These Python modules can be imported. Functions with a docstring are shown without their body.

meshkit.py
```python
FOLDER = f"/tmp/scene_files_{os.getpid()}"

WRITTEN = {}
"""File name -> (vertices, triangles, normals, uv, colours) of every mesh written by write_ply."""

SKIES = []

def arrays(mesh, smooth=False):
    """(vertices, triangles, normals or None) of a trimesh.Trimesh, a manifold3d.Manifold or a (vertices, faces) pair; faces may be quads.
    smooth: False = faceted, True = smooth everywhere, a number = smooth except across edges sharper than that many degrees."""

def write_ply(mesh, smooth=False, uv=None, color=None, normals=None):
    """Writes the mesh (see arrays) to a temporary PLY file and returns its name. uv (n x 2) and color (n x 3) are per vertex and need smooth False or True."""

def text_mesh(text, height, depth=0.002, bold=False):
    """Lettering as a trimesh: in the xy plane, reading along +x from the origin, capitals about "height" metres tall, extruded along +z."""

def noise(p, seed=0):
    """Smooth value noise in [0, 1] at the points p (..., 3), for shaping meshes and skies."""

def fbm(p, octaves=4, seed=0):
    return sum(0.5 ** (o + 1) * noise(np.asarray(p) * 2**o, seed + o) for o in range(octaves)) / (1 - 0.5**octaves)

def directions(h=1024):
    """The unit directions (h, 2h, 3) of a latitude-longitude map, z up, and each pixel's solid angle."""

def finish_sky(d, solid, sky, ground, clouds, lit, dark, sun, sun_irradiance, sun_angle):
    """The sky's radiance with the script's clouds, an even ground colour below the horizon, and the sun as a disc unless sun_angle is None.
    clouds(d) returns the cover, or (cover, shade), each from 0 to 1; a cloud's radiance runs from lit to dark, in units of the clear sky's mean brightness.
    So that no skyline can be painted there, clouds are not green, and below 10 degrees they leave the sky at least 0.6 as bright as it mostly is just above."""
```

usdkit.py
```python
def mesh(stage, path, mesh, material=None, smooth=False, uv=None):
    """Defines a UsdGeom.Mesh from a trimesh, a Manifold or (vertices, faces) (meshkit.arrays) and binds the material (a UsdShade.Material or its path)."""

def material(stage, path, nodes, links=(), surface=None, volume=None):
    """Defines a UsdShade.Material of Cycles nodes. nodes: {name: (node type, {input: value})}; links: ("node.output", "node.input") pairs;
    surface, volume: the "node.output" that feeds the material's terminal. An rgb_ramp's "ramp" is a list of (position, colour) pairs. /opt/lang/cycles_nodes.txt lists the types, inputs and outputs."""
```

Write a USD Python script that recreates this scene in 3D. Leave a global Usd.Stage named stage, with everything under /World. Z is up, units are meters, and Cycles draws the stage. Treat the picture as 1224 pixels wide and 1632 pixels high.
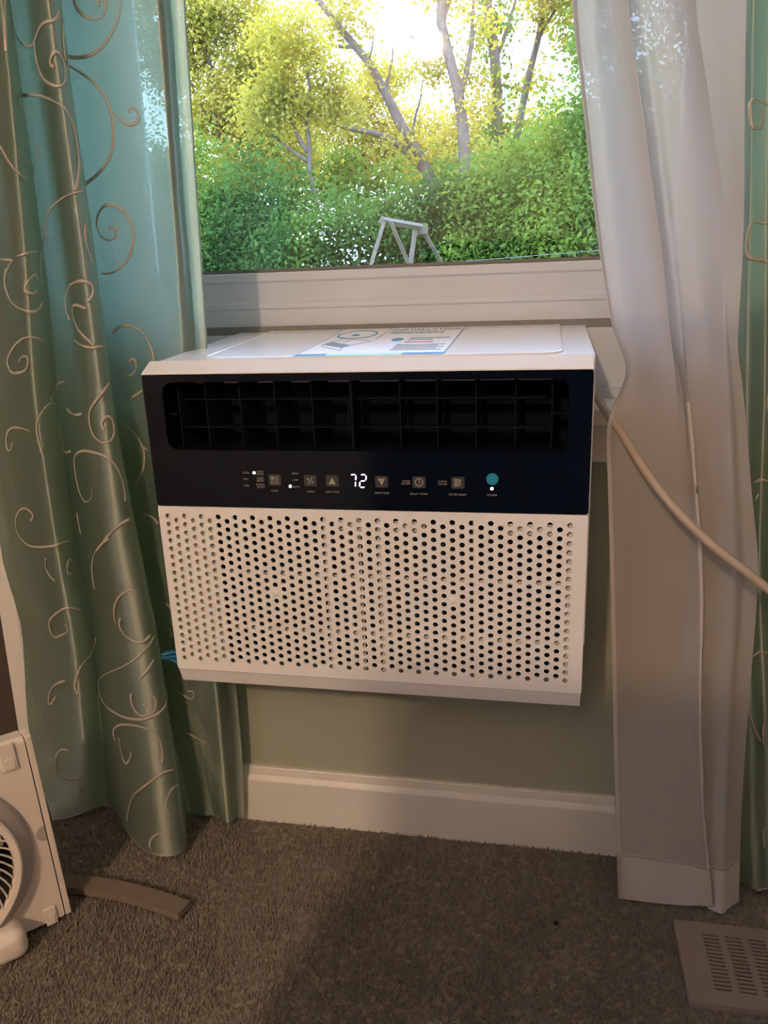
import math
import numpy as np
import trimesh
import manifold3d as m3
from scipy.interpolate import PchipInterpolator, CubicSpline
from scipy.ndimage import gaussian_filter1d
from shapely.geometry import Polygon, Point, box as sbox
from shapely.ops import unary_union
from pxr import Usd, UsdGeom, UsdLux, UsdShade, Gf, Sdf
import usdkit, meshkit

stage = Usd.Stage.CreateInMemory()
UsdGeom.SetStageUpAxis(stage, 'Z')
UsdGeom.Xform.Define(stage, '/World')
UsdGeom.Scope.Define(stage, '/World/Looks')

# ------------------------------------------------------------------ camera
CAM, YAW, PITCH, ROLL, FPX = np.array([0.5076, -1.1738, 0.8652]), -0.2030, -0.2524, -0.0292, 1280.3
fwd = np.array([math.sin(YAW) * math.cos(PITCH), math.cos(YAW) * math.cos(PITCH), math.sin(PITCH)])
rgt = np.array([math.cos(YAW), -math.sin(YAW), 0.0])
upv = np.cross(rgt, fwd)
rgt, upv = rgt * math.cos(ROLL) + upv * math.sin(ROLL), -rgt * math.sin(ROLL) + upv * math.cos(ROLL)
cam = UsdGeom.Camera.Define(stage, '/World/camera')
cam.CreateHorizontalApertureAttr(24.0)
cam.CreateVerticalApertureAttr(32.0)
cam.CreateFocalLengthAttr(24.0 * FPX / 1224.0)
cam.CreateClippingRangeAttr(Gf.Vec2f(0.02, 2000.0))
M = np.eye(4)
M[0, :3], M[1, :3], M[2, :3], M[3, :3] = rgt, upv, -fwd, CAM
UsdGeom.Xformable(cam).AddTransformOp().Set(Gf.Matrix4d(*M.ravel().tolist()))
cam.CreateExposureAttr(0.12)

# ------------------------------------------------------------------ sky, sun, light of the unseen lamp
SUN_AZ, SUN_EL = math.radians(-34.0), math.radians(17.0)      # measured from +y towards +x
SUN_DIR = np.array([math.sin(SUN_AZ) * math.cos(SUN_EL), math.cos(SUN_AZ) * math.cos(SUN_EL), math.sin(SUN_EL)])
SKY_STRENGTH, SUN_POWER, LAMP_POWER = 8.6, 70.0, 800.0
LAMP_AT = (-0.2, -3.6, 2.3)
LAMP_COLOR = (1.0, 0.69, 0.45)
dome = UsdLux.DomeLight.Define(stage, '/World/sky')
dome.CreateIntensityAttr(1.0)
sky_mat = usdkit.material(stage, '/World/Looks/sky', {
    'sky': ('sky_texture', {'sky_type': 'hosek_wilkie', 'sun_disc': False, 'turbidity': 4.0, 'ground_albedo': 0.3,
                            'sun_direction': tuple(SUN_DIR)}),
    'pale': ('mix_color', {'blend_type': 'mix', 'fac': 0.5, 'b': (1.02, 1.42, 2.30), 'use_clamp': False}),
    'bg': ('background_shader', {'strength': SKY_STRENGTH})},
    [('sky.color', 'pale.a'), ('pale.result', 'bg.color')], surface='bg.background')
UsdShade.MaterialBindingAPI.Apply(dome.GetPrim()).Bind(sky_mat)
sun = UsdLux.DistantLight.Define(stage, '/World/sun')
sun.CreateIntensityAttr(SUN_POWER)
sun.CreateAngleAttr(4.0)
sun.CreateColorAttr(Gf.Vec3f(1.0, 0.74, 0.38))
zz = SUN_DIR
xx = np.cross([0, 0, 1.0], zz); xx /= np.linalg.norm(xx)
yy = np.cross(zz, xx)
S = np.eye(4); S[0, :3], S[1, :3], S[2, :3] = xx, yy, zz
UsdGeom.Xformable(sun).AddTransformOp().Set(Gf.Matrix4d(*S.ravel().tolist()))

# ------------------------------------------------------------------ helpers
ORIGIN, TAKEN = {}, set()


def numbered(parent, name):
    path, k = f'{parent}/{name}', 0
    while path in TAKEN:
        k += 1
        path = f'{parent}/{name}_{k:03d}'
    TAKEN.add(path)
    return path


def tag(prim, label=None, category=None, group=None, kind=None):
    for key, val in (('label', label), ('category', category), ('group', group), ('kind', kind)):
        if val:
            prim.SetCustomDataByKey(key, val)
    return prim


def thing(name, label, category, loc=(0, 0, 0), group=None, kind=None):
    path = numbered('/World', name)
    x = UsdGeom.Xform.Define(stage, path)
    x.AddTranslateOp().Set(Gf.Vec3d(*map(float, loc)))
    ORIGIN[path] = np.array(loc, float)
    return tag(x.GetPrim(), label, category, group, kind)


def arr(mesh, smooth=False):
    return meshkit.arrays(mesh, smooth)


def obj(name, mesh, mat, parent=None, smooth=False, label=None, kind=None, category=None, group=None):
    """Defines the mesh, given in world coordinates, as one Mesh prim under parent or /World."""
    base = parent.GetPath().pathString if parent is not None else '/World'
    root = '/'.join(base.split('/')[:3])
    o = ORIGIN.get(root, np.zeros(3))
    path = numbered(base, name)
    v, f, n = arr(mesh, smooth)
    m = trimesh.Trimesh(v - o, f, process=False)
    prim = usdkit.mesh(stage, path, m, mat, smooth=False).GetPrim()
    if n is not None:
        g = UsdGeom.Mesh(prim)
        from pxr import Vt
        g.CreateNormalsAttr(Vt.Vec3fArray.FromNumpy(n.astype(np.float32)))
        g.SetNormalsInterpolation('vertex')
    return tag(prim, label, category, group, kind)


def join(ms):
    return trimesh.util.concatenate([trimesh.Trimesh(*arr(m)[:2], process=False) for m in ms])


def bx(x0, x1, y0, y1, z0, z1, r=0.0, seg=2):
    """A box between two corners, its edges rounded by r."""
    lo, hi = np.minimum([x0, y0, z0], [x1, y1, z1]), np.maximum([x0, y0, z0], [x1, y1, z1])
    if r <= 0:
        return trimesh.creation.box(bounds=np.array([lo, hi]))
    r = min(r, 0.49 * (hi - lo).min())
    pts = []
    for sx in (0, 1):
        for sy in (0, 1):
            for sz in (0, 1):
                c = np.where([sx, sy, sz], hi - r, lo + r)
                for a in np.linspace(0, math.pi / 2, seg + 1):
                    for b in np.linspace(0, math.pi / 2, seg + 1):
                        d = np.array([math.cos(a) * math.cos(b), math.sin(a) * math.cos(b), math.sin(b)])
                        pts.append(c + r * d * np.where([sx, sy, sz], 1, -1))
    h = trimesh.convex.convex_hull(np.array(pts))
    return h


def sweep(points, radius, sides=8, squash=None, normals=None, caps=True):
    """A tube along a polyline; squash = (width scale, thickness scale) with given normals makes a ribbon."""
    P = np.asarray(points, float)
    T = np.gradient(P, axis=0)
    T /= np.maximum(np.linalg.norm(T, axis=1, keepdims=True), 1e-12)
    R = np.broadcast_to(np.asarray(radius, float), (len(P),))
    if normals is None:
        N = np.zeros_like(P)
        ref = np.array([0, 0, 1.0]) if abs(T[0, 2]) < 0.9 else np.array([1.0, 0, 0])
        n = np.cross(T[0], ref); n /= np.linalg.norm(n)
        for i in range(len(P)):
            n = n - T[i] * (n @ T[i]); n /= max(np.linalg.norm(n), 1e-12)
            N[i] = n
    else:
        N = normals - T * (normals * T).sum(1, keepdims=True)
        N /= np.maximum(np.linalg.norm(N, axis=1, keepdims=True), 1e-12)
    B = np.cross(T, N)
    w, t = squash or (1.0, 1.0)
    a = np.linspace(0, 2 * math.pi, sides, endpoint=False)
    V = P[:, None] + R[:, None, None] * (w * np.cos(a)[None, :, None] * B[:, None] + t * np.sin(a)[None, :, None] * N[:, None])
    n, s = len(P), sides
    i, j = np.meshgrid(np.arange(n - 1), np.arange(s), indexing='ij')
    q = np.stack([i * s + j, i * s + (j + 1) % s, (i + 1) * s + (j + 1) % s, (i + 1) * s + j], -1).reshape(-1, 4)
    F = np.vstack([q[:, [0, 1, 2]], q[:, [0, 2, 3]]])
    V = V.reshape(-1, 3)
    if caps:
        c0 = [[0, k + 1, k] for k in range(1, s - 1)]
        e = (n - 1) * s
        c1 = [[e, e + k, e + k + 1] for k in range(1, s - 1)]
        F = np.vstack([F, c0, c1])
    return trimesh.Trimesh(V, F, process=False)


def spline(pts, n):
    P = np.asarray(pts, float)
    if len(P) < 3:
        t = np.linspace(0, 1, n)[:, None]
        return P[0] * (1 - t) + P[-1] * t
    d = np.r_[0, np.cumsum(np.maximum(np.linalg.norm(np.diff(P, axis=0), axis=1), 1e-9))]
    return CubicSpline(d, P)(np.linspace(0, d[-1], n))


def prism(poly, h):
    """Extrudes a shapely polygon (with holes) along +z."""
    parts = getattr(poly, 'geoms', [poly])
    rings = []
    for g in parts:
        rings.append(np.array(g.exterior.coords)[:-1])
        rings += [np.array(i.coords)[:-1] for i in g.interiors]
    cs = m3.CrossSection(rings, m3.FillRule.EvenOdd)
    m = cs.extrude(h).to_mesh()
    return trimesh.Trimesh(m.vert_properties[:, :3], m.tri_verts, process=False)


def frame_map(mesh, O, X, Y, Z):
    """Maps local (x, y, z) to O + x X + y Y + z Z."""
    v, f, _ = arr(mesh)
    A = np.stack([X, Y, Z])
    if np.linalg.det(A) < 0:
        f = f[:, ::-1]
    return trimesh.Trimesh(np.asarray(O) + v @ A, f, process=False)


def rrect(x0, x1, y0, y1, r, q=6):
    return sbox(x0 + r, y0 + r, x1 - r, y1 - r).buffer(r, quad_segs=q)


# ------------------------------------------------------------------ materials
def mat(name, color, rough=0.5, vary=0.06, scale=14.0, bump=0.0, bscale=80.0, stretch=(1, 1, 1), **kw):
    """A principled surface whose colour wanders a little with a noise of its own, with an optional fine bump."""
    c = np.array(color, float)
    nodes = {'tc': ('geometry', {}),
             'mp': ('mapping', {'mapping_type': 'point', 'scale': stretch}),
             'n': ('noise_texture', {'scale': scale, 'detail': 3.0}),
             'r': ('rgb_ramp', {'ramp': [(0.25, tuple(c * (1 - vary))), (0.75, tuple(np.minimum(c * (1 + vary), 1)))]}),
             'p': ('principled_bsdf', {'roughness': rough, **kw})}
    links = [('tc.position', 'mp.vector'), ('mp.vector', 'n.vector'), ('n.fac', 'r.fac'), ('r.color', 'p.base_color')]
    if bump:
        nodes['bn'] = ('noise_texture', {'scale': bscale, 'detail': 3.0})
        nodes['b'] = ('bump', {'strength': bump, 'distance': 0.002})
        links += [('mp.vector', 'bn.vector'), ('bn.fac', 'b.height'), ('b.normal', 'p.normal')]
    return usdkit.material(stage, f'/World/Looks/{name}', nodes, links, surface='p.BSDF')


def glow(name, color, strength):
    return usdkit.material(stage, f'/World/Looks/{name}', {'e': ('emission', {'color': color, 'strength': strength})}, [], surface='e.emission')


M_WALL = mat('sage_wall_paint', (0.33, 0.345, 0.275), 0.75, 0.04, 6, bump=0.15, bscale=260)
M_DARK = mat('dark_brown', (0.060, 0.046, 0.036), 0.7, 0.12, 9)
M_TRIM = mat('white_trim_paint', (0.70, 0.67, 0.62), 0.42, 0.03, 8)
M_SASH = mat('white_vinyl', (0.55, 0.585, 0.63), 0.38, 0.03, 8)
M_CEIL = mat('ceiling_paint', (0.7, 0.68, 0.64), 0.8, 0.03, 6)
M_FOAM = mat('grey_foam', (0.20, 0.195, 0.18), 0.9, 0.12, 60, bump=0.4, bscale=400)
M_ROOM = mat('room_wall_paint', (0.55, 0.53, 0.49), 0.8, 0.04, 5)
M_ROOM2 = mat('unseen_dark_wall', (0.24, 0.22, 0.20), 0.8, 0.04, 5)  # wall out of view behind the viewer, dark to weaken its reflection in the panes
M_PLASTIC = mat('white_plastic', (0.80, 0.78, 0.76), 0.36, 0.02, 8)
M_METAL = mat('white_coated_metal', (0.80, 0.83, 0.88), 0.22, 0.02, 10)
M_BLACK = mat('black_gloss', (0.0024, 0.0048, 0.0105), 0.12, 0.1, 10, specular_ior_level=0.28)
M_VENT = mat('black_vent', (0.0020, 0.0050, 0.0085), 0.6, 0.15, 30, specular_ior_level=0.1)
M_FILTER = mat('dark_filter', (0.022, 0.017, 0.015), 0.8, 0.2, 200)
M_BUTTON = mat('grey_key', (0.040, 0.042, 0.042), 0.4, 0.05, 30)
M_PRINT = mat('printed_grey', (0.34, 0.30, 0.24), 0.5, 0.05, 50)
M_BLUEKEY = mat('blue_key', (0.018, 0.24, 0.36), 0.35, 0.05, 50)
M_BLUEKEY2 = mat('pale_blue_print', (0.05, 0.36, 0.48), 0.4, 0.05, 50)
M_LED = glow('led_light', (1.0, 0.86, 1.0), 5.0)
M_DIGIT = glow('digit_light', (1.0, 0.66, 0.98), 1.9)
M_LABEL = mat('label_paper', (0.78, 0.79, 0.81), 0.4, 0.02, 30)
M_LBLUE = mat('label_blue', (0.01, 0.24, 0.52), 0.6, 0.05, 30)
M_LTEAL = mat('label_teal', (0.25, 0.62, 0.62), 0.4, 0.05, 30)
M_LINK = mat('label_ink', (0.20, 0.30, 0.40), 0.5, 0.05, 30)
M_LGREY = mat('label_grey', (0.13, 0.13, 0.13), 0.5, 0.05, 30)
M_LRED = mat('label_red', (0.5, 0.12, 0.12), 0.5, 0.05, 30)
M_CORD = mat('cream_cord', (0.38, 0.305, 0.235), 0.5, 0.04, 30)
M_FAN = mat('cream_plastic', (0.86, 0.76, 0.665), 0.42, 0.03, 8)
M_FANGREY = mat('grey_plastic_ring', (0.46, 0.42, 0.38), 0.5, 0.04, 12)
M_FANDARK = mat('dark_fan_hollow', (0.03, 0.026, 0.022), 0.7, 0.1, 20)
M_STRIP = mat('taupe_foam', (0.18, 0.145, 0.11), 0.85, 0.08, 40, bump=0.2, bscale=300)
M_REG = mat('taupe_metal', (0.27, 0.22, 0.185), 0.5, 0.06, 20)
M_REGD = mat('slot_shade_dark', (0.012, 0.010, 0.009), 0.9, 0.1, 20)  # near-black stands in for the shade inside the register slots
M_BLUEBAG = mat('blue_film', (0.05, 0.22, 0.42), 0.22, 0.2, 60)
M_BIT = mat('black_bit', (0.006, 0.012, 0.012), 0.4, 0.1, 60)
M_WOOD = mat('weathered_wood', (0.062, 0.043, 0.023), 0.8, 0.25, 3, stretch=(6, 6, 1))
M_BARK = mat('tree_bark', (0.085, 0.06, 0.045), 0.9, 0.35, 5, stretch=(3, 3, 1))
M_LAWN = mat('lawn_green', (0.06, 0.14, 0.015), 0.9, 0.3, 2.0)
M_ROPE = mat('white_rope', (0.09, 0.09, 0.08), 0.6, 0.05, 20)
M_PETAL = mat('white_petal', (0.5, 0.52, 0.46), 0.7, 0.05, 20)
M_ROD = mat('dark_bronze_rod', (0.05, 0.04, 0.035), 0.35, 0.1, 20, metallic=0.8)
M_CHAIR = mat('brown_upholstery', (0.10, 0.075, 0.06), 0.85, 0.12, 40, bump=0.3, bscale=300)
M_PANE = usdkit.material(stage, '/World/Looks/window_glass', {
    'f': ('fresnel', {'IOR': 1.5}), 't': ('transparent_bsdf', {'color': (0.96, 0.98, 0.965)}), 'g': ('glossy_bsdf', {'color': (1, 1, 1), 'roughness': 0.02}),
    'm': ('mix_closure', {})}, [('f.fac', 'm.fac'), ('t.BSDF', 'm.closure1'), ('g.BSDF', 'm.closure2')], surface='m.closure')


def cloth(name, color, thru, fac_thru, rough, clear=0.0, spec=0.5, sheen=0.2, slub=(14, 14, 420), bump=0.25, tint=(1, 1, 1), gloss=0.0, gcol=(.6, .6, .6), grough=.5, ctint=(1, 1, 1), vary=0.12):
    c = np.array(color, float)
    nodes = {'g': ('geometry', {}), 'mp': ('mapping', {'mapping_type': 'point', 'scale': slub}),
             'n': ('noise_texture', {'scale': 1.0, 'detail': 3.0}),
             'r': ('rgb_ramp', {'ramp': [(0.3, tuple(c * (1 - vary))), (0.7, tuple(np.minimum(c * (1 + vary), 1)))]}),
             'b': ('bump', {'strength': bump, 'distance': 0.001}),
             'p': ('principled_bsdf', {'roughness': rough, 'specular_ior_level': spec, 'specular_tint': tint, 'sheen_weight': sheen, 'sheen_roughness': 0.4}),
             't': ('translucent_bsdf', {'color': thru}),
             'm': ('mix_closure', {'fac': fac_thru})}
    links = [('g.position', 'mp.vector'), ('mp.vector', 'n.vector'), ('n.fac', 'r.fac'), ('r.color', 'p.base_color'), ('n.fac', 'b.height'),
             ('b.normal', 'p.normal'), ('p.BSDF', 'm.closure1'), ('t.BSDF', 'm.closure2')]
    out = 'm.closure'
    if gloss:
        nodes['gl'] = ('glossy_bsdf', {'color': gcol, 'roughness': grough, 'anisotropy': -0.5})
        nodes['up'] = ('combine_xyz', {'x': 0.0, 'y': 0.0, 'z': 1.0})
        links += [('up.vector', 'gl.tangent')]
        nodes['m3'] = ('mix_closure', {'fac': gloss})
        links += [('b.normal', 'gl.normal'), ('m.closure', 'm3.closure1'), ('gl.BSDF', 'm3.closure2')]
        out = 'm3.closure'
    if clear:
        nodes['c'] = ('transparent_bsdf', {'color': ctint})
        nodes['m2'] = ('mix_closure', {'fac': clear})
        links += [(out, 'm2.closure1'), ('c.BSDF', 'm2.closure2')]
        out = 'm2.closure'
    return usdkit.material(stage, f'/World/Looks/{name}', nodes, links, surface=out)


M_SATIN = cloth('teal_satin', (0.050, 0.084, 0.072), (0.64, 0.96, 0.74), 0.40, 0.34, spec=0.6, sheen=0.1, gloss=0.48, gcol=(0.72, 0.78, 0.68), grough=0.66, clear=0.07, ctint=(0.75, 1.0, 0.93))
M_VOILE = cloth('white_voile', (0.47, 0.435, 0.41), (0.60, 0.59, 0.57), 0.42, 0.7, clear=0.06, spec=0.2, sheen=0.1, slub=(300, 300, 300), bump=0.03, vary=0.02)
M_VOILE2 = cloth('white_voile_hem', (0.60, 0.56, 0.53), (0.7, 0.69, 0.67), 0.3, 0.7, spec=0.2, sheen=0.1, slub=(300, 300, 300), bump=0.03, vary=0.02)
M_THREAD = cloth('champagne_embroidery', (0.60, 0.54, 0.48), (0.62, 0.62, 0.54), 0.34, 0.33, spec=0.9, sheen=0.1, slub=(500, 500, 500))


def leafy(name, c0, c1, c2, thru, fac=0.45):
    return usdkit.material(stage, f'/World/Looks/{name}', {
        'g': ('geometry', {}), 'n': ('noise_texture', {'scale': 0.9, 'detail': 2.0}),
        'a': ('math', {'math_type': 'multiply_add', 'value2': 0.4, 'value3': 0.0}),
        'r': ('rgb_ramp', {'ramp': [(0.35, c0), (0.66, c1), (0.98, c2)]}),
        'd': ('diffuse_bsdf', {}), 'h': ('hsv', {'hue': 0.488, 'saturation': 1.12, 'value': thru}), 't': ('translucent_bsdf', {}),
        'm': ('mix_closure', {'fac': fac})},
        [('g.random_per_island', 'a.value1'), ('g.position', 'n.vector'), ('n.fac', 'a.value3'),
         ('a.value', 'r.fac'), ('r.color', 'd.color'), ('r.color', 'h.color'), ('h.color', 't.color'), ('d.BSDF', 'm.closure1'), ('t.BSDF', 'm.closure2')], surface='m.closure')


M_LEAF_A = leafy('deep_green_leaves', (0.0350, 0.0686, 0.0191), (0.0800, 0.1373, 0.0318), (0.1599, 0.2196, 0.0529), 1.5)
M_LEAF_B = leafy('bright_green_leaves', (0.0715, 0.1123, 0.0228), (0.1429, 0.1916, 0.0364), (0.2449, 0.2776, 0.0622), 1.5)
M_LEAF_C = leafy('sunlit_leaves', (0.1975, 0.1808, 0.0337), (0.3457, 0.2806, 0.0544), (0.5186, 0.3620, 0.0813), 1.7, 0.5)  # sun shining through the leaves is put into this gold

# ------------------------------------------------------------------ fold lines of the curtains: (z, x, y) per fold; embroidery strokes: (fold, z)
LEFT_FOLDS = [
    [(0.006,-0.3272,-0.085),(0.0529,-0.3464,-0.07),(0.1624,-0.3659,-0.06),(0.3571,-0.351,-0.06),(0.4838,-0.3645,-0.06),(0.6767,-0.3595,-0.06),(0.9333,-0.3421,-0.06),(1.289,-0.3035,-0.06),(2.02,-0.2655,-0.06)],
    [(0.006,-0.3009,-0.075),(0.1799,-0.2911,-0.08),(0.3714,-0.2774,-0.085),(0.5205,-0.2832,-0.085),(0.7299,-0.2796,-0.09),(0.9299,-0.273,-0.09),(1.2746,-0.2487,-0.09),(2.02,-0.224,-0.09)],
    [(0.017,-0.2713,-0.065),(0.2133,-0.2333,-0.1),(0.3847,-0.2238,-0.11),(0.531,-0.2258,-0.115),(0.7317,-0.2251,-0.12),(0.9266,-0.2101,-0.12),(1.2599,-0.1916,-0.12),(2.02,-0.1722,-0.12)],
    [(0.0082,-0.257,-0.035),(0.1945,-0.2278,-0.065),(0.3706,-0.216,-0.075),(0.5208,-0.2236,-0.08),(0.729,-0.2207,-0.085),(0.9281,-0.2131,-0.08),(1.2724,-0.2083,-0.085),(2.02,-0.2035,-0.085)],
    [(0.0062,-0.244,-0.03),(0.1861,-0.2293,-0.05),(0.3619,-0.2234,-0.055),(0.5131,-0.2336,-0.055),(0.7252,-0.229,-0.055),(0.9293,-0.2234,-0.055),(1.2835,-0.2262,-0.055),(2.02,-0.2289,-0.055)],
    [(0.0184,-0.177,-0.105),(0.224,-0.1697,-0.11),(0.3855,-0.1689,-0.105),(0.5297,-0.1717,-0.105),(0.7314,-0.1685,-0.105),(0.9257,-0.1665,-0.1),(1.2643,-0.1712,-0.1),(2.02,-0.176,-0.1)],
    [(0.006,-0.103,-0.148),(0.2492,-0.0958,-0.145),(0.4035,-0.1048,-0.14),(0.5417,-0.1158,-0.14),(0.735,-0.1171,-0.135),(0.9227,-0.1163,-0.135),(1.2489,-0.1229,-0.135),(2.02,-0.1299,-0.135)],
    [(0.0061,-0.056,-0.128),(0.2409,-0.0622,-0.125),(0.3969,-0.0714,-0.12),(0.5367,-0.0847,-0.12),(0.7331,-0.0995,-0.12),(0.923,-0.1055,-0.115),(1.2544,-0.1138,-0.115),(2.02,-0.1226,-0.115)],
    [(0.0099,-0.0708,-0.09),(0.22,-0.0812,-0.09),(0.3813,-0.0917,-0.085),(0.5258,-0.1044,-0.085),(0.7287,-0.1206,-0.085),(0.9247,-0.1238,-0.085),(1.2654,-0.1314,-0.085),(2.02,-0.1392,-0.085)],
    [(0.0179,-0.0953,-0.035),(0.1961,-0.1053,-0.05),(0.3678,-0.1116,-0.055),(0.5162,-0.1277,-0.055),(0.7249,-0.1474,-0.055),(0.9267,-0.1513,-0.055),(1.2774,-0.1593,-0.055),(2.02,-0.1673,-0.055)],
    [(0.01,-0.0693,-0.04),(0.0203,-0.0693,-0.04),(0.2003,-0.0866,-0.055),(0.3705,-0.1,-0.06),(0.5792,-0.1093,-0.06),(0.7723,-0.1098,-0.06),(0.9252,-0.1135,-0.06),(1.2722,-0.1194,-0.06),(2.02,-0.1253,-0.06)],
    [(0.0181,-0.0439,-0.04),(0.2638,-0.0382,-0.06),(0.45,-0.03,-0.07),(0.68,-0.032,-0.07),(0.8088,-0.036,-0.075),(0.9218,-0.0338,-0.075),(1.0296,-0.0335,-0.075),(1.2602,-0.0394,-0.075),(2.02,-0.0484,-0.075)],
    [(0.01,-0.0116,-0.05),(0.0249,-0.0116,-0.05),(0.2769,-0.0024,-0.07),(0.4,-0.014,-0.075),(0.68,-0.018,-0.075),(0.8263,0.0015,-0.085),(0.92,0.0063,-0.088),(1.0258,0.0076,-0.088),(1.2515,0.0113,-0.088),(2.02,0.0169,-0.088)],
    [(0.0149,-0.0069,-0.035),(0.2645,-0.0007,-0.045),(0.4,-0.01,-0.06),(0.68,-0.013,-0.06),(0.8251,0.0044,-0.06),(0.921,0.0048,-0.06),(1.0293,0.0059,-0.06),(1.2605,0.009,-0.06),(2.02,0.0138,-0.06)],
    [(0.0078,0.0072,-0.028),(0.2606,0.0148,-0.035),(0.4,-0.006,-0.045),(0.68,-0.008,-0.05),(0.8289,0.022,-0.055),(0.9205,0.0235,-0.055),(1.0532,0.0254,-0.055),(1.2602,0.0297,-0.055),(2.02,0.0369,-0.055)],
]
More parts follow.
